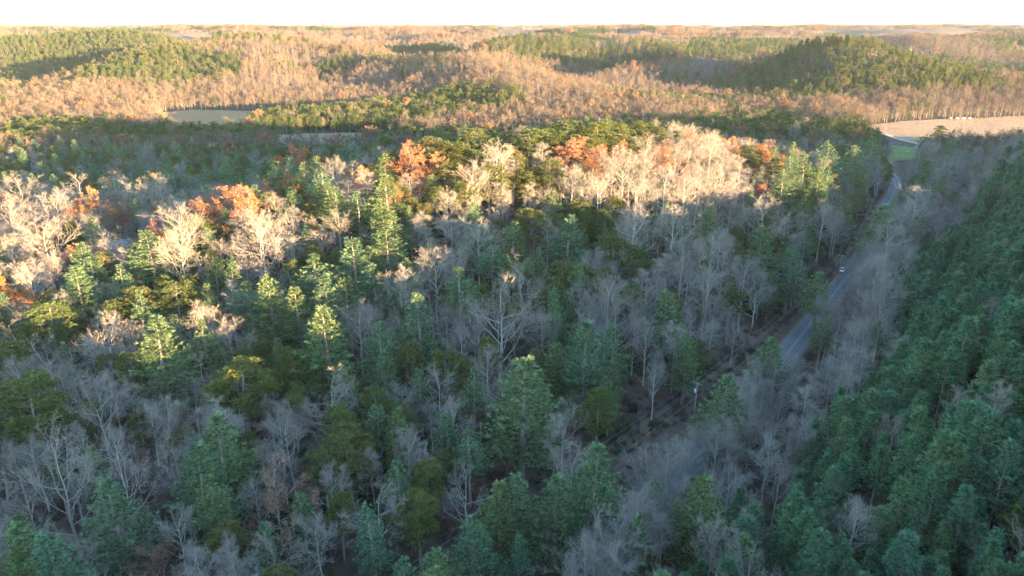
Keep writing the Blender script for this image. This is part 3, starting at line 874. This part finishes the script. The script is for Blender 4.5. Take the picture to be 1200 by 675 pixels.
for (k, j, side), lst in cells.items():
    lst.sort(key=lambda q: q[0])
    hs = sorted(q[1]['h'] for q in lst)
    for i, (_, t) in enumerate(lst):
        look = LOOK[k][0]
        if k in ('white_pine', 'bare_tree', 'olive_pine') and t['h'] > HRANGE[k][1] * .92: look = 'tall ' + look
        elif t['w'] / t['h'] < .34: look = 'slender ' + look
        pos = '' if len(lst) == 1 else (' the closest one' if i == 0 else ' %s one out' % nth(i))
        noun = {'white_pine': 'white pine', 'olive_pine': 'olive pine', 'bare_tree': 'bare tree', 'orange_oak': 'oak', 'brown_oak': 'oak', 'russet_oak': 'oak'}[k]
        if side == 'at' and i == 0 and t['hero'] and noun in LANDMARKS[j][2] and (noun != 'oak' or ('orange' in LANDMARKS[j][2]) == (k == 'orange_oak')):
            t['label'] = LANDMARKS[j][2][4:] + ' in the near forest'; continue
        t['label'] = '%s %s %s,%s' % (look, side, LANDMARKS[j][2], pos) if pos else '%s %s %s' % (look, side, LANDMARKS[j][2])
for r_i, k in enumerate(sorted(rows)):
    for i, t in enumerate(sorted(rows[k], key=lambda t: -t['py'])):
        t['label'] = 'green plantation pine, %s row from the road-side edge, %s from frame bottom' % (nth(r_i), nth(i))

def grow(t):
    e = bpy.data.objects.new(t['kind'], None)
    e.empty_display_size = .5
    col.objects.link(e)
    e.location = (t['x'], t['y'], t['z']); e.rotation_euler = (0, 0, t['rot']); e.scale = (t['sx'], t['sx'], t['sz'])
    tag(e, t['label'], LOOK[t['kind']][1], LOOK[t['kind']][2])
    tr, cr = MESH[t['kind']][t['var']]
    for nm, me in (('trunk', tr), ('crown', cr)):
        o = bpy.data.objects.new(nm, me); o.parent = e; col.objects.link(o)
    return e
for t in single:
    if len(t['label'].split()) > 16: t['label'] = t['label'].replace(' the closest one', ' closest').replace(' one out', ' out')
seen = {}
for t in single:
    seen[t['label']] = seen.get(t['label'], 0) + 1
print('shared labels', [q for q in seen.items() if q[1] > 1][:5], max(len(t['label'].split()) for t in single))
for t in single: grow(t)

# ------------------------------------------------------------------ masses nobody could count: one object each, its trees scattered by geometry nodes
def scatter_group(name, nv):
    ng = bpy.data.node_groups.new(name, 'GeometryNodeTree')
    ng.interface.new_socket('Geometry', in_out='INPUT', socket_type='NodeSocketGeometry')
    ng.interface.new_socket('Geometry', in_out='OUTPUT', socket_type='NodeSocketGeometry')
    gi, go = ng.nodes.new('NodeGroupInput'), ng.nodes.new('NodeGroupOutput')
    def attr(nm):
        a = ng.nodes.new('GeometryNodeInputNamedAttribute'); a.data_type = 'FLOAT'; a.inputs[0].default_value = nm
        return a.outputs[0]
    def equal(v):
        c = ng.nodes.new('FunctionNodeCompare'); c.data_type = 'FLOAT'; c.operation = 'EQUAL'
        ng.links.new(attr('variant'), c.inputs[0]); c.inputs[1].default_value = v; c.inputs[12].default_value = .1
        return c.outputs[0]
    def part(v):
        s = ng.nodes.new('GeometryNodeSeparateGeometry'); s.domain = 'POINT'
        ng.links.new(gi.outputs[0], s.inputs[0]); ng.links.new(equal(v), s.inputs[1])
        return s.outputs[0]
    g2i = ng.nodes.new('GeometryNodeGeometryToInstance')
    for v in range(nv - 1, -1, -1): ng.links.new(part(v), g2i.inputs[0])
    iop = ng.nodes.new('GeometryNodeInstanceOnPoints')
    ng.links.new(part(-1), iop.inputs['Points']); ng.links.new(g2i.outputs[0], iop.inputs['Instance'])
    iop.inputs['Pick Instance'].default_value = True
    f2i = ng.nodes.new('FunctionNodeFloatToInt'); ng.links.new(attr('pick'), f2i.inputs[0]); ng.links.new(f2i.outputs[0], iop.inputs['Instance Index'])
    rz = ng.nodes.new('ShaderNodeCombineXYZ'); ng.links.new(attr('turn'), rz.inputs[2])
    e2r = ng.nodes.new('FunctionNodeEulerToRotation'); ng.links.new(rz.outputs[0], e2r.inputs[0]); ng.links.new(e2r.outputs[0], iop.inputs['Rotation'])
    sx = ng.nodes.new('ShaderNodeCombineXYZ')
    for i, nm in enumerate(('wide', 'wide', 'tall')): ng.links.new(attr(nm), sx.inputs[i])
    ng.links.new(sx.outputs[0], iop.inputs['Scale'])
    ng.links.new(iop.outputs[0], go.inputs[0])
    return ng

def scatter(name, protos, mats, P, pick, wide, tall, turn, label, cat):
    """protos: mesh builders standing at the origin; P: where the copies stand"""
    if len(P) == 0: return None
    V, Fc, M, Tn, var = [], [], [], [], []
    n = 0
    for k, mb in enumerate(protos):
        v, f, m, t = mb.arrays()
        V.append(v); Fc.append(f + n); M.append(m); Tn.append(t); var.append(np.full(len(v), k)); n += len(v)
    npnt = len(P)
    z = np.zeros(n)
    me = raw_mesh(name, np.concatenate(V + [np.asarray(P)]), np.concatenate(Fc), np.concatenate(M), np.concatenate(Tn + [np.ones(npnt)]), mats,
                  {'variant': np.concatenate(var + [np.full(npnt, -1.0)]), 'pick': np.r_[z, pick], 'wide': np.r_[z + 1, wide], 'tall': np.r_[z + 1, tall], 'turn': np.r_[z, turn]})
    o = obj(name, me)
    md = o.modifiers.new('scatter', 'NODES')
    md.node_group = scatter_group(name, len(protos))
    tag(o, label, cat, kind='stuff')
    return o

def merged(tr, cr, m0, m1):
    """trunk and crown of a prototype in one builder; m0: material index of the trunk, m1: those of the crown"""
    mb = MB(); mb.join(tr, m=m0)
    V, F_, M, T_ = cr.arrays()
    mb.v.append(V); mb.f.append(F_ + mb.n); mb.m.append(np.asarray(m1)[M.astype(int)]); mb.t.append(T_); mb.n += len(V)
    return mb

MASS_NAME = {'white_pine': ('white_pine_forest', 'further white pines crowded behind the nearer ones'), 'olive_pine': ('olive_pine_forest', 'further olive green pines among the near forest'),
             'plantation_pine': ('plantation_forest', 'remaining plantation pines on the shaded hillside'), 'bare_tree': ('bare_forest', 'further leafless grey trees filling the near forest'),
             'russet_oak': ('russet_forest', 'further russet oaks behind the ridge'), 'brown_oak': ('brown_oak_forest', 'further brown oaks low in the shade'), 'orange_oak': ('orange_oak_forest', 'further orange oaks')}
for k in MESH:
    lst = [t for t in mass if t['kind'] == k]
    if not lst: continue
    mats = VAR[k][0][2] + VAR[k][0][3]
    scatter(MASS_NAME[k][0], [merged(v[0], v[1], 0, [1, 2]) for v in VAR[k]], mats, [(t['x'], t['y'], t['z']) for t in lst], [t['var'] for t in lst],
            [t['sx'] for t in lst], [t['sz'] for t in lst], [t['rot'] for t in lst], MASS_NAME[k][1], 'forest')

# the trees of the hill behind the camera that throws the shade, and of the hillside beyond the frame
hx_, hy_ = jitter_grid(-150, 620, -330, 330, 6.5)
a_, p_ = valley(hx_, hy_)
hz_ = height(hx_, hy_)
okh = (p_ > 26) & ~((in_view(hx_, hy_, hz_ + 10, 20, 0, 60)) & (hy_ > 25)) & (np.hypot(hx_, hy_) > 30)
px_, py_, d_ = project(hx_, hy_, hz_ + 18)
hx_, hy_, hz_ = hx_[okh], hy_[okh], hz_[okh]

far_pine = [merged(*plantation_pine(151 + i, .42), 0, [1]) for i in range(2)] + [merged(*olive_pine(161 + i, .4), 0, [2]) for i in range(2)] + [merged(*white_pine(171, .42, 0), 0, [1])]
far_bare = [merged(*bare_tree(181 + i, f, .5), 0, [1]) for i, f in enumerate((0, 2, 1, 0))]
far_russet = [merged(*bare_tree(191 + i, 0, .5, leaves=420, leaf_size=.75), 0, [1, 2]) for i in range(2)]
FAR_MATS = [M_FAR_BARK, M_FAR_TWIG, M_FAR_RUSSET]
PINE_MATS = [M_PINE_BARK, M_FAR_PINE, M_OLIVE_PINE]
n = len(hx_)
scatter('hilltop_forest', far_pine, PINE_MATS, np.c_[hx_, hy_, hz_ - .3], rng.integers(0, 2, n), rng.uniform(1.0, 1.5, n), rng.uniform(.85, 1.1, n), rng.uniform(0, 6.28, n),
        'pine wood on the hill behind the viewpoint', 'forest')

# distant woods
GREEN = [(490, 124, 80, 50), (550, 124, 60, 45), (60, 52, 420, 260), (130, 60, 260, 200), (200, 72, 130, 70), (160, 88, 90, 40), (240, 88, 60, 40), (700, 55, 300, 170), (640, 60, 150, 90),
         (1030, 66, 90, 80), (1080, 78, 90, 40), (1110, 88, 70, 35), (960, 88, 110, 60), (880, 98, 90, 40), (850, 62, 130, 110), (870, 50, 200, 120), (820, 92, 60, 30), (120, 160, 150, 40), (180, 165, 60, 25), (60, 150, 60, 25), (230, 160, 60, 20), (500, 62, 150, 40)]
TAN = [(300, 95, 200, 120), (560, 100, 150, 70), (900, 125, 120, 30), (1080, 115, 150, 40), (350, 60, 200, 60), (60, 100, 140, 50), (700, 115, 90, 40), (420, 45, 500, 200), (760, 100, 120, 90), (700, 130, 130, 60), (620, 140, 90, 40), (800, 130, 80, 40), (560, 148, 90, 30), (980, 128, 90, 40), (40, 130, 90, 40), (1150, 120, 120, 60)]
def green_share(x, y):
    g_ = sstep(.50, .60, fbm(x / 210, y / 260, 141, 4)) * .8 + .06
    for px, py, rx, ry in TAN: g_ = g_ * (1 - .95 * TANM[(px, py)](x, y, rx, ry))
    for px, py, rx, ry in GREEN: g_ = np.maximum(g_, .95 * GRM[(px, py)](x, y, rx, ry))
    return g_
def blob(px, py):
    cx_, cy_, _ = hit(px, py, 10)
    return lambda x, y, rx, ry: sstep(1.15, .75, np.hypot((x - cx_) / rx, (y - cy_) / ry) + .35 * (fbm(x / 70, y / 70, 55, 2) - .5) * 2)
GRM = {(q[0], q[1]): blob(q[0], q[1]) for q in GREEN}
TANM = {(q[0], q[1]): blob(q[0], q[1]) for q in TAN}

def far_zone(y0, y1, s):
    xm = y1 * .80 + 60
    X, Y = jitter_grid(-xm, xm, y0, y1, s)
    ok = np.abs(X) < .76 * Y + 70
    if y0 < 600: ok &= ~((np.abs(X + 0) < 1e9) & (Y < 540) & (X > -420) & (X < 440))
    X, Y = X[ok], Y[ok]
    Z = height(X, Y)
    ok = in_view(X, Y, Z + 10, 60)
    for poly in FIELDS.values(): ok &= ~inside(X, Y, poly)
    ok &= seg_dist(X, Y, ROAD)[0] > 7
    ok &= ~blocks(X, Y, Z, 15, 6)
    return X[ok], Y[ok], Z[ok]

for nm, y0, y1, s, lab in (('', 440, 1000, 7.8, 'across the valley'), ('distant_', 1000, 2100, 10.6, 'on the distant hills')):
    X, Y, Z = far_zone(y0, y1, s)
    g_ = green_share(X, Y)
    u = rng.random(len(X)); u2 = fbm(X / 120, Y / 120, 71, 3)
    opn = (fbm(X / 420, Y / 420, 61, 3) > .67) & (Y > 1300)
    isg = (u < g_) & ~opn
    isr = ~isg & (rng.random(len(X)) < .02 + .16 * sstep(.58, .72, u2)) & ~opn
    isb = ~isg & ~isr & ~opn
    big = rng.uniform(.8, 1.12, len(X)) * (.86 + .28 * vnoise(X / 60, Y / 60, 15))
    for m_, name, pr, mats, l2 in ((isg, 'pine_wood', far_pine, PINE_MATS, 'green pine woods'), (isr, 'russet_wood', far_russet, FAR_MATS, 'russet woods'), (isb, 'leafless_wood', far_bare, FAR_MATS, 'tan leafless woods')):
        n = int(m_.sum())
        pk = rng.integers(0, len(pr), n)
        if name == 'pine_wood': hs = np.array([.95, .95, .82, .82, .72])[pk]
        else: hs = np.full(n, .86)
        scatter(nm + name, pr, mats, np.c_[X[m_], Y[m_], Z[m_] - .4], pk, big[m_] * hs * (1.35 if name == 'pine_wood' else 1.1), big[m_] * hs, rng.uniform(0, 6.28, n), l2 + ' ' + lab, 'forest')

def grove(protos, seed, n=17, size=36):
    r = np.random.default_rng(seed); mb = MB()
    for i in range(n):
        mb.join(protos[r.integers(0, len(protos))], (*(r.uniform(-.5, .5, 2) * size), -1.0), r.uniform(.7, 1.0), r.uniform(0, 6.28))
    return mb
X, Y = jitter_grid(-6200, 6200, 2100, 7600, 36)
ok = np.abs(X) < .76 * Y + 70
X, Y = X[ok], Y[ok]; Z = height(X, Y)
opn = fbm(X / 420, Y / 420, 61, 3) > .665
ok = in_view(X, Y, Z + 10, 60) & ~opn
X, Y, Z = X[ok], Y[ok], Z[ok]
g_ = green_share(X, Y); u = rng.random(len(X))
isg = u < g_; isr = ~isg & (rng.random(len(X)) < .12)
for m_, name, pr, mats, l2 in ((isg, 'horizon_pine_wood', far_pine[:2], PINE_MATS, 'green pine woods'), (isr, 'horizon_russet_wood', far_russet, FAR_MATS, 'russet woods'), (~isg & ~isr, 'horizon_leafless_wood', far_bare, FAR_MATS, 'tan leafless woods')):
    n = int(m_.sum())
    s_ = rng.uniform(.85, 1.15, n)
    scatter(name, [grove(pr, 300 + i) for i in range(2)], mats, np.c_[X[m_], Y[m_], Z[m_]], rng.integers(0, 2, n), s_, s_ * .9, rng.uniform(0, 6.28, n), l2 + ' towards the horizon', 'forest')

# stubble standing on the fields
def stubble(seed, hgt):
    r = np.random.default_rng(seed); mb = MB(); n = 46
    C = np.c_[r.uniform(-1.4, 1.4, (n, 2)), np.zeros(n)]
    tufts(mb, C, unit(r.normal(0, .35, (n, 3)) + [0, 0, 1.0]), r.uniform(.5, 1.1, n) * hgt, 3, .16, .35, r)
    return mb
for nm, hgt, mt in (('tan_field', .42, 'tan'), ('straw_field', .6, 'straw'), ('grey_field', .4, 'tan'), ('clearing', .6, 'straw'), ('green_field', .3, 'green')):
    P = np.array(FIELDS[nm])
    X, Y = jitter_grid(P[:, 0].min(), P[:, 0].max(), P[:, 1].min(), P[:, 1].max(), 2.6)
    wob = (fbm(X / 25, Y / 25, 8, 2) - .5) * 10
    ok = inside(X + wob, Y + wob, FIELDS[nm]) & in_view(X, Y, 0 * X, 30)
    X, Y = X[ok], Y[ok]; n = len(X)
    mt_ = {'tan': M_STUBBLE, 'straw': M_STRAW, 'green': M_TURF}[mt]
    s_ = rng.uniform(.7, 1.2, n) * (.6 + .8 * fbm(X / 14, Y / 30, 19, 3))
    scatter(nm.replace('field', 'grass') if nm != 'clearing' else 'clearing_grass', [stubble(401, hgt), stubble(402, hgt)], [mt_], np.c_[X, Y, height(X, Y) + .48], rng.integers(0, 2, n), np.ones(n), s_, rng.uniform(0, 6.28, n),
            'short dry grass and stubble of the ' + FIELD_LABEL[nm].split(' in the ')[0].split(' at the ')[0].split(' where ')[0], 'grass')

# undergrowth
X, Y = jitter_grid(-330, 380, 45, 480, 3.6)
X2, Y2 = jitter_grid(-80, 260, 45, 460, 2.2)
k2 = seg_dist(X2, Y2, CORRIDOR)[0] < 10
X, Y = np.r_[X, X2[k2]], np.r_[Y, Y2[k2]]
Z = height(X, Y)
ok = in_view(X, Y, Z + 1, 30, 0, 40) & (seg_dist(X, Y, ROAD)[0] > 6.2) & (rng.random(len(X)) < .8)
dc = seg_dist(X, Y, CORRIDOR)[0]
ok &= ~((dc < 3) & (rng.random(len(X)) < .5))
for poly in FIELDS.values(): ok &= ~inside(X, Y, poly)
X, Y, Z, dc = X[ok], Y[ok], Z[ok], dc[ok]
n = len(X)
gr = fbm(X / 30, Y / 30, 91, 3) + rng.normal(0, .08, n) > .55
gr &= (dc > 17) | (rng.random(n) < .25)
pick = np.where(gr, rng.integers(0, 2, n), rng.integers(2, 5, n)).astype(float)
low = np.where(dc < 9, rng.uniform(.3, .8, n), 1.0)
scatter('undergrowth', [shrub(201, 0), shrub(202, 0), shrub(203, 1), shrub(204, 1), shrub(205, 1)], [M_SHRUB_GREEN, M_SHRUB_DRY], np.c_[X, Y, Z - .1], pick, rng.uniform(.7, 1.6, n) * low, rng.uniform(.6, 1.5, n) * low, rng.uniform(0, 6.28, n),
        'low evergreen and dry brush covering the forest floor', 'undergrowth')
# ------------------------------------------------------------------ poles and wires
M_POLE = mat_plain('weathered_pole', (.30, .265, .235), .9, c2=(.22, .19, .165), scale=2)
M_WIRE = mat_plain('dark_wire', (.2, .2, .21), .5, metal=.0)
M_PORC = mat_plain('insulator_grey', (.55, .56, .58), .3)
POLES = [(-75, 48), (48, 168), (133, 279), (222, 434)]
def pole_dir(i):
    a, b = POLES[max(i - 1, 0)], POLES[min(i + 1, len(POLES) - 1)]
    v = Vector((b[0] - a[0], b[1] - a[1])).normalized(); return v
PL = ['weathered utility pole with a crossarm standing below the viewpoint', 'weathered utility pole with crossarm in the brown corridor clearing', 'far utility pole with crossarm beside the white car', 'utility pole half hidden among trees up the valley']
TOPS = []
for i, (x, y) in enumerate(POLES):
    z = H(x, y); v = pole_dir(i); n_ = Vector((v.y, -v.x))
    ang = math.atan2(n_.y, n_.x)
    e = obj('utility_pole', None, loc=(x, y, z)); tag(e, PL[i], 'utility pole', 'utility poles of the power line')
    mb = MB(); mb.tube([(0, 0, -1), (0, 0, 6), (0, 0, 12.6)], [.17, .15, .11], 10, cap=True); obj('post', mb.mesh('post', [M_POLE], smooth=False), e)
    mb = MB(); mb.box((v.x * .17, v.y * .17, 12.1), (2.6, .12, .14), rz=ang); arm = obj('crossarm', mb.mesh('crossarm', [M_POLE]), e)
    for s in (-1, 1):
        mb = MB(); mb.tube([(n_.x * s * .75 + v.x * .17, n_.y * s * .75 + v.y * .17, 12.0), (v.x * .13, v.y * .13, 11.3)], [.03, .03], 4); obj('brace', mb.mesh('brace', [M_POLE]), e)
    pts = []
    for s in (-1.15, .45, 1.15):
        q = Vector((n_.x * s + v.x * .17, n_.y * s + v.y * .17, 12.17))
        mb = MB(); mb.tube([q, q + Vector((0, 0, .12)), q + Vector((0, 0, .16)), q + Vector((0, 0, .28))], [.05, .05, .08, .05], 8, cap=True); obj('insulator', mb.mesh('insulator', [M_PORC]), arm)
        pts.append(Vector((x, y, z)) + q + Vector((0, 0, .28)))
    if i in (1, 3):
        mb = MB(); mb.tube([(-n_.x * .4, -n_.y * .4, 9.6), (-n_.x * .4, -n_.y * .4, 10.6)], [.25, .25], 10, cap=True); obj('transformer', mb.mesh('transformer', [M_PORC]), e)
    pts.append(Vector((x + n_.x * .16, y + n_.y * .16, z + 8.6)))
    TOPS.append(pts)
WN = ['inner', 'middle', 'outer', 'lower']
SPAN = ['from the utility pole down toward the frame foot', 'from the utility pole up the valley to the next', 'beyond the pole by the white car']
for i in range(len(POLES) - 1):
    for k in range(4):
        a, b = TOPS[i][k], TOPS[i + 1][k]
        L = (b - a).length; sag = L * (.02 if k < 3 else .03)
        P = [a.lerp(b, s) - Vector((0, 0, 4 * sag * s * (1 - s))) for s in np.linspace(0, 1, 25)]
        mb = MB(); mb.tube([tuple(p) for p in P], [.03 if k < 3 else .04] * 25, 4)
        o = obj('power_wire', mb.mesh('power_wire', [M_WIRE])); tag(o, '%s dark wire sagging %s' % (WN[k], SPAN[i]), 'wire', 'power line wires')

# ------------------------------------------------------------------ cars
def make_car(px_pt, heading, paint, label, estate):
    x, y = px_pt
    e = obj('parked_car' if estate else 'moving_car', None, loc=(x, y, H(x, y) + .32))
    e.rotation_euler = (0, 0, heading)
    tag(e, label, 'car')
    m_body = mat_plain('car_paint', paint, .3, spec=.5); m_gl = mat_plain('car_glass', (.02, .025, .03), .08, spec=.5)
    m_ty = mat_plain('tyre_rubber', (.02, .02, .02), .8); m_rim = mat_plain('wheel_metal', (.4, .4, .42), .35, metal=.8)
    m_l = mat_plain('lamp_lens', (.75, .75, .7), .2); m_r = mat_plain('rear_lamp', (.35, .02, .02), .3); m_dk = mat_plain('black_trim', (.025, .025, .028), .6)
    # side outline (x along the car, z up), extruded to the body with tumblehome
    prof = [(-2.25, .45), (-2.28, .75), (-2.15, .98), (-.95 if not estate else -2.1, 1.02), (.9, 1.0), (1.75, .92), (2.2, .78), (2.27, .5), (2.2, .32), (-2.2, .32)]
    mb = MB(); n = len(prof); V = []
    for yy, k in ((-.9, .97), (-.82, 1), (.82, 1), (.9, .97)):
        V += [(a * k, yy, b if abs(yy) < .85 else min(b, .92)) for a, b in prof]
    Ff = []
    for r_ in range(3):
        for i in range(n):
            j = (i + 1) % n; a = r_ * n
            Ff += [(a + i, a + j, a + n + j), (a + i, a + n + j, a + n + i)]
    for i in range(1, n - 1): Ff += [(0, i, i + 1), (3 * n, 3 * n + i + 1, 3 * n + i)]
    mb.add(V, Ff); body = obj('body', mb.mesh('body', [m_body]), e)
    x0, x1 = (-2.05, .95) if estate else (-1.45, .95)
    mb = MB()
    lo = [(x0, -.78, 1.0), (x1, -.78, 1.0), (x1, .78, 1.0), (x0, .78, 1.0)]; hi = [(x0 + .35, -.6, 1.48), (x1 - .75, -.6, 1.48), (x1 - .75, .6, 1.48), (x0 + .35, .6, 1.48)]
    mb.add(lo + hi, [(0, 1, 5), (0, 5, 4), (1, 2, 6), (1, 6, 5), (2, 3, 7), (2, 7, 6), (3, 0, 4), (3, 4, 7)]); obj('windows', mb.mesh('windows', [m_gl]), e)
    mb = MB(); mb.box(((x0 + x1 - .4) / 2, 0, 1.505), (x1 - x0 - .98, 1.24, .06), top=.96); obj('roof', mb.mesh('roof', [m_body]), e)
    for sx in (-1.38, 1.4):
        for sy in (-.84, .84):
            t_ = MB(); t_.tube([(0, -.11, 0), (0, .11, 0)], [.33, .33], 16, cap=True)
            w = obj('wheel', t_.mesh('tyre', [m_ty]), e, (sx, sy, .33))
            t_ = MB(); t_.tube([(0, -.118, 0), (0, .118, 0)], [.2, .2], 12, cap=True); obj('rim', t_.mesh('rim', [m_rim]), w)
    for sy in (-.6, .6):
        mb = MB(); mb.box((2.2, sy, .68), (.12, .36, .14)); obj('headlight', mb.mesh('headlight', [m_l]), e)
        mb = MB(); mb.box((-2.25, sy, .8), (.08, .3, .2)); obj('tail_light', mb.mesh('tail_light', [m_r]), e)
    for sx in (-2.2, 2.2):
        mb = MB(); mb.box((sx, 0, .45), (.2, 1.6, .2)); obj('bumper', mb.mesh('bumper', [m_dk]), e)
    return e
cx_, cy_, _ = hit(987, 319); hd = math.atan2(AD[1], AD[0])
make_car((cx_ - .3, cy_), hd + math.pi + .1, (.75, .75, .74), 'white car coming down the road in front of the grassy clearing', True)
cx_, cy_, _ = hit(1008, 307)
make_car((cx_ + .6, cy_), hd, (.03, .035, .05), 'small dark car further up the road, beside the bare grove', False)

# ------------------------------------------------------------------ buildings and trailers
def house(name, loc, rz, size, wall, roof, label, cat, door=True):
    e = obj(name, None, loc=loc); e.rotation_euler = (0, 0, rz); tag(e, label, cat)
    L, W, hh, rh = size
    mw, mr, mg = mat_plain('siding', wall, .7, c2=tuple(.88 * q for q in wall), scale=1), mat_plain('metal_roofing', roof, .45, c2=tuple(.85 * q for q in roof), scale=.7), mat_plain('window_glass', (.03, .035, .04), .1)
    mt = mat_plain('white_trim', (.7, .7, .68), .6)
    mb = MB()
    V = [(-L / 2, -W / 2, -.5), (L / 2, -W / 2, -.5), (L / 2, W / 2, -.5), (-L / 2, W / 2, -.5), (-L / 2, -W / 2, hh), (L / 2, -W / 2, hh), (L / 2, W / 2, hh), (-L / 2, W / 2, hh), (-L / 2, 0, hh + rh), (L / 2, 0, hh + rh)]
    mb.add(V, [(0, 1, 5), (0, 5, 4), (2, 3, 7), (2, 7, 6), (1, 2, 6), (1, 6, 5), (5, 6, 9), (3, 0, 4), (3, 4, 7), (4, 8, 7)]); obj('wall', mb.mesh('wall', [mw]), e)
    rf = MB()
    for s in (-1, 1):
        a = [(-L / 2 - .4, s * (W / 2 + .4), hh - .25), (L / 2 + .4, s * (W / 2 + .4), hh - .25), (L / 2 + .4, 0, hh + rh + .1), (-L / 2 - .4, 0, hh + rh + .1)]
        b = [(p, q, r_ + .15) for p, q, r_ in a]
        rf.add(a + b, [(0, 1, 2), (0, 2, 3), (4, 6, 5), (4, 7, 6), (0, 4, 5), (0, 5, 1), (0, 3, 7), (0, 7, 4), (1, 5, 6), (1, 6, 2)])
    rfo = obj('roof', rf.mesh('roof', [mr]), e)
    mb = MB(); mb.box((L * .25, W * .12, hh + rh + .3), (.6, .6, 1.4)); obj('chimney', mb.mesh('chimney', [mat_plain('chimney_brick', (.25, .12, .09), .9)]), rfo)
    for s in (-1, 1):
        for k in (-.3, .3):
            mb = MB(); mb.box((L * k, s * (W / 2 + .02), hh * .55), (1.2, .1, 1.4)); w = obj('window', mb.mesh('window_frame', [mt]), e)
            mb = MB(); mb.box((L * k, s * (W / 2 + .045), hh * .55), (1.0, .1, 1.2)); obj('pane', mb.mesh('pane', [mg]), w)
    if door:
        mb = MB(); mb.box((0, -W / 2 - .03, 1.05), (1.0, .1, 2.1)); obj('door', mb.mesh('door', [mt]), e)
    return e
x, y, _ = hit(149, 286, 3.0)
house('house', (x, y, H(x, y)), .5, (11, 8, 3.0, 2.2), (.34, .33, .33), (.36, .36, .40), 'small grey-roofed house glimpsed between sunlit trees', 'house')
x, y, _ = hit(1066, 61, 1.0)
house('white_barn', (x, y, H(x, y)), .2, (6, 5, 7, 2), (.8, .8, .78), (.75, .75, .74), 'tiny white barn on the distant pine hilltop', 'barn')
M_TW, M_TT = mat_plain('trailer_white', (.34, .33, .31), .6), mat_plain('trailer_tyre', (.03, .03, .03), .8)
for k, (px, L_) in enumerate(((1113, 2.6), (1121, 3.4), (1128, 5.0), (1135, 4.2))):
    x, y, _ = hit(px, 140.5)
    e = obj('farm_trailer', None, loc=(x, y, H(x, y) + .5)); e.rotation_euler = (0, 0, rng.uniform(-.3, .3))
    tag(e, ['leftmost short white trailer at the far edge of the tan field', 'second white trailer from the left along the tan field edge', 'longest white trailer at the far edge of the tan field', 'rightmost white trailer at the far edge of the tan field'][k], 'trailer', 'white trailers at the field edge')
    mb = MB(); mb.box((0, 0, 1.4), (L_, 2.0, 1.5), top=.97); obj('box', mb.mesh('box', [M_TW]), e)
    mb = MB(); mb.box((L_ / 2 + .7, 0, .62), (1.6, .2, .15)); obj('hitch', mb.mesh('hitch', [M_TT]), e)
    for s in (-1.1, 1.1):
        for q in (-.45, .45):
            mb = MB(); mb.tube([(q, s - .12, .36), (q, s + .12, .36)], [.36, .36], 12, cap=True); obj('wheel', mb.mesh('wheel', [M_TT]), e)

# ------------------------------------------------------------------ evening haze
hz = MB(); zb, zt = float(GZ.min()) - 1.5, max(float(GZ.max()) + 32, 130.0)
hz.box((0, (gy[0] + gy[-1]) / 2, (zb + zt) / 2), (gx[-1] - gx[0] + 40, gy[-1] - gy[0] + 40, zt - zb))
m = bpy.data.materials.new('evening_haze'); m.use_nodes = True
nt = m.node_tree; nt.nodes.clear()
out = node(nt, 'ShaderNodeOutputMaterial'); pv = node(nt, 'ShaderNodeVolumePrincipled')
pv.inputs['Color'].default_value = (.72, .84, 1.0, 1)
pv.inputs['Density'].default_value = HAZE
pv.inputs['Anisotropy'].default_value = 0.0
nt.links.new(pv.outputs[0], out.inputs['Volume'])
ho = obj('haze', hz.mesh('haze', [m])); tag(ho, 'thin pale evening haze filling the air over the hills', 'haze', kind='stuff')
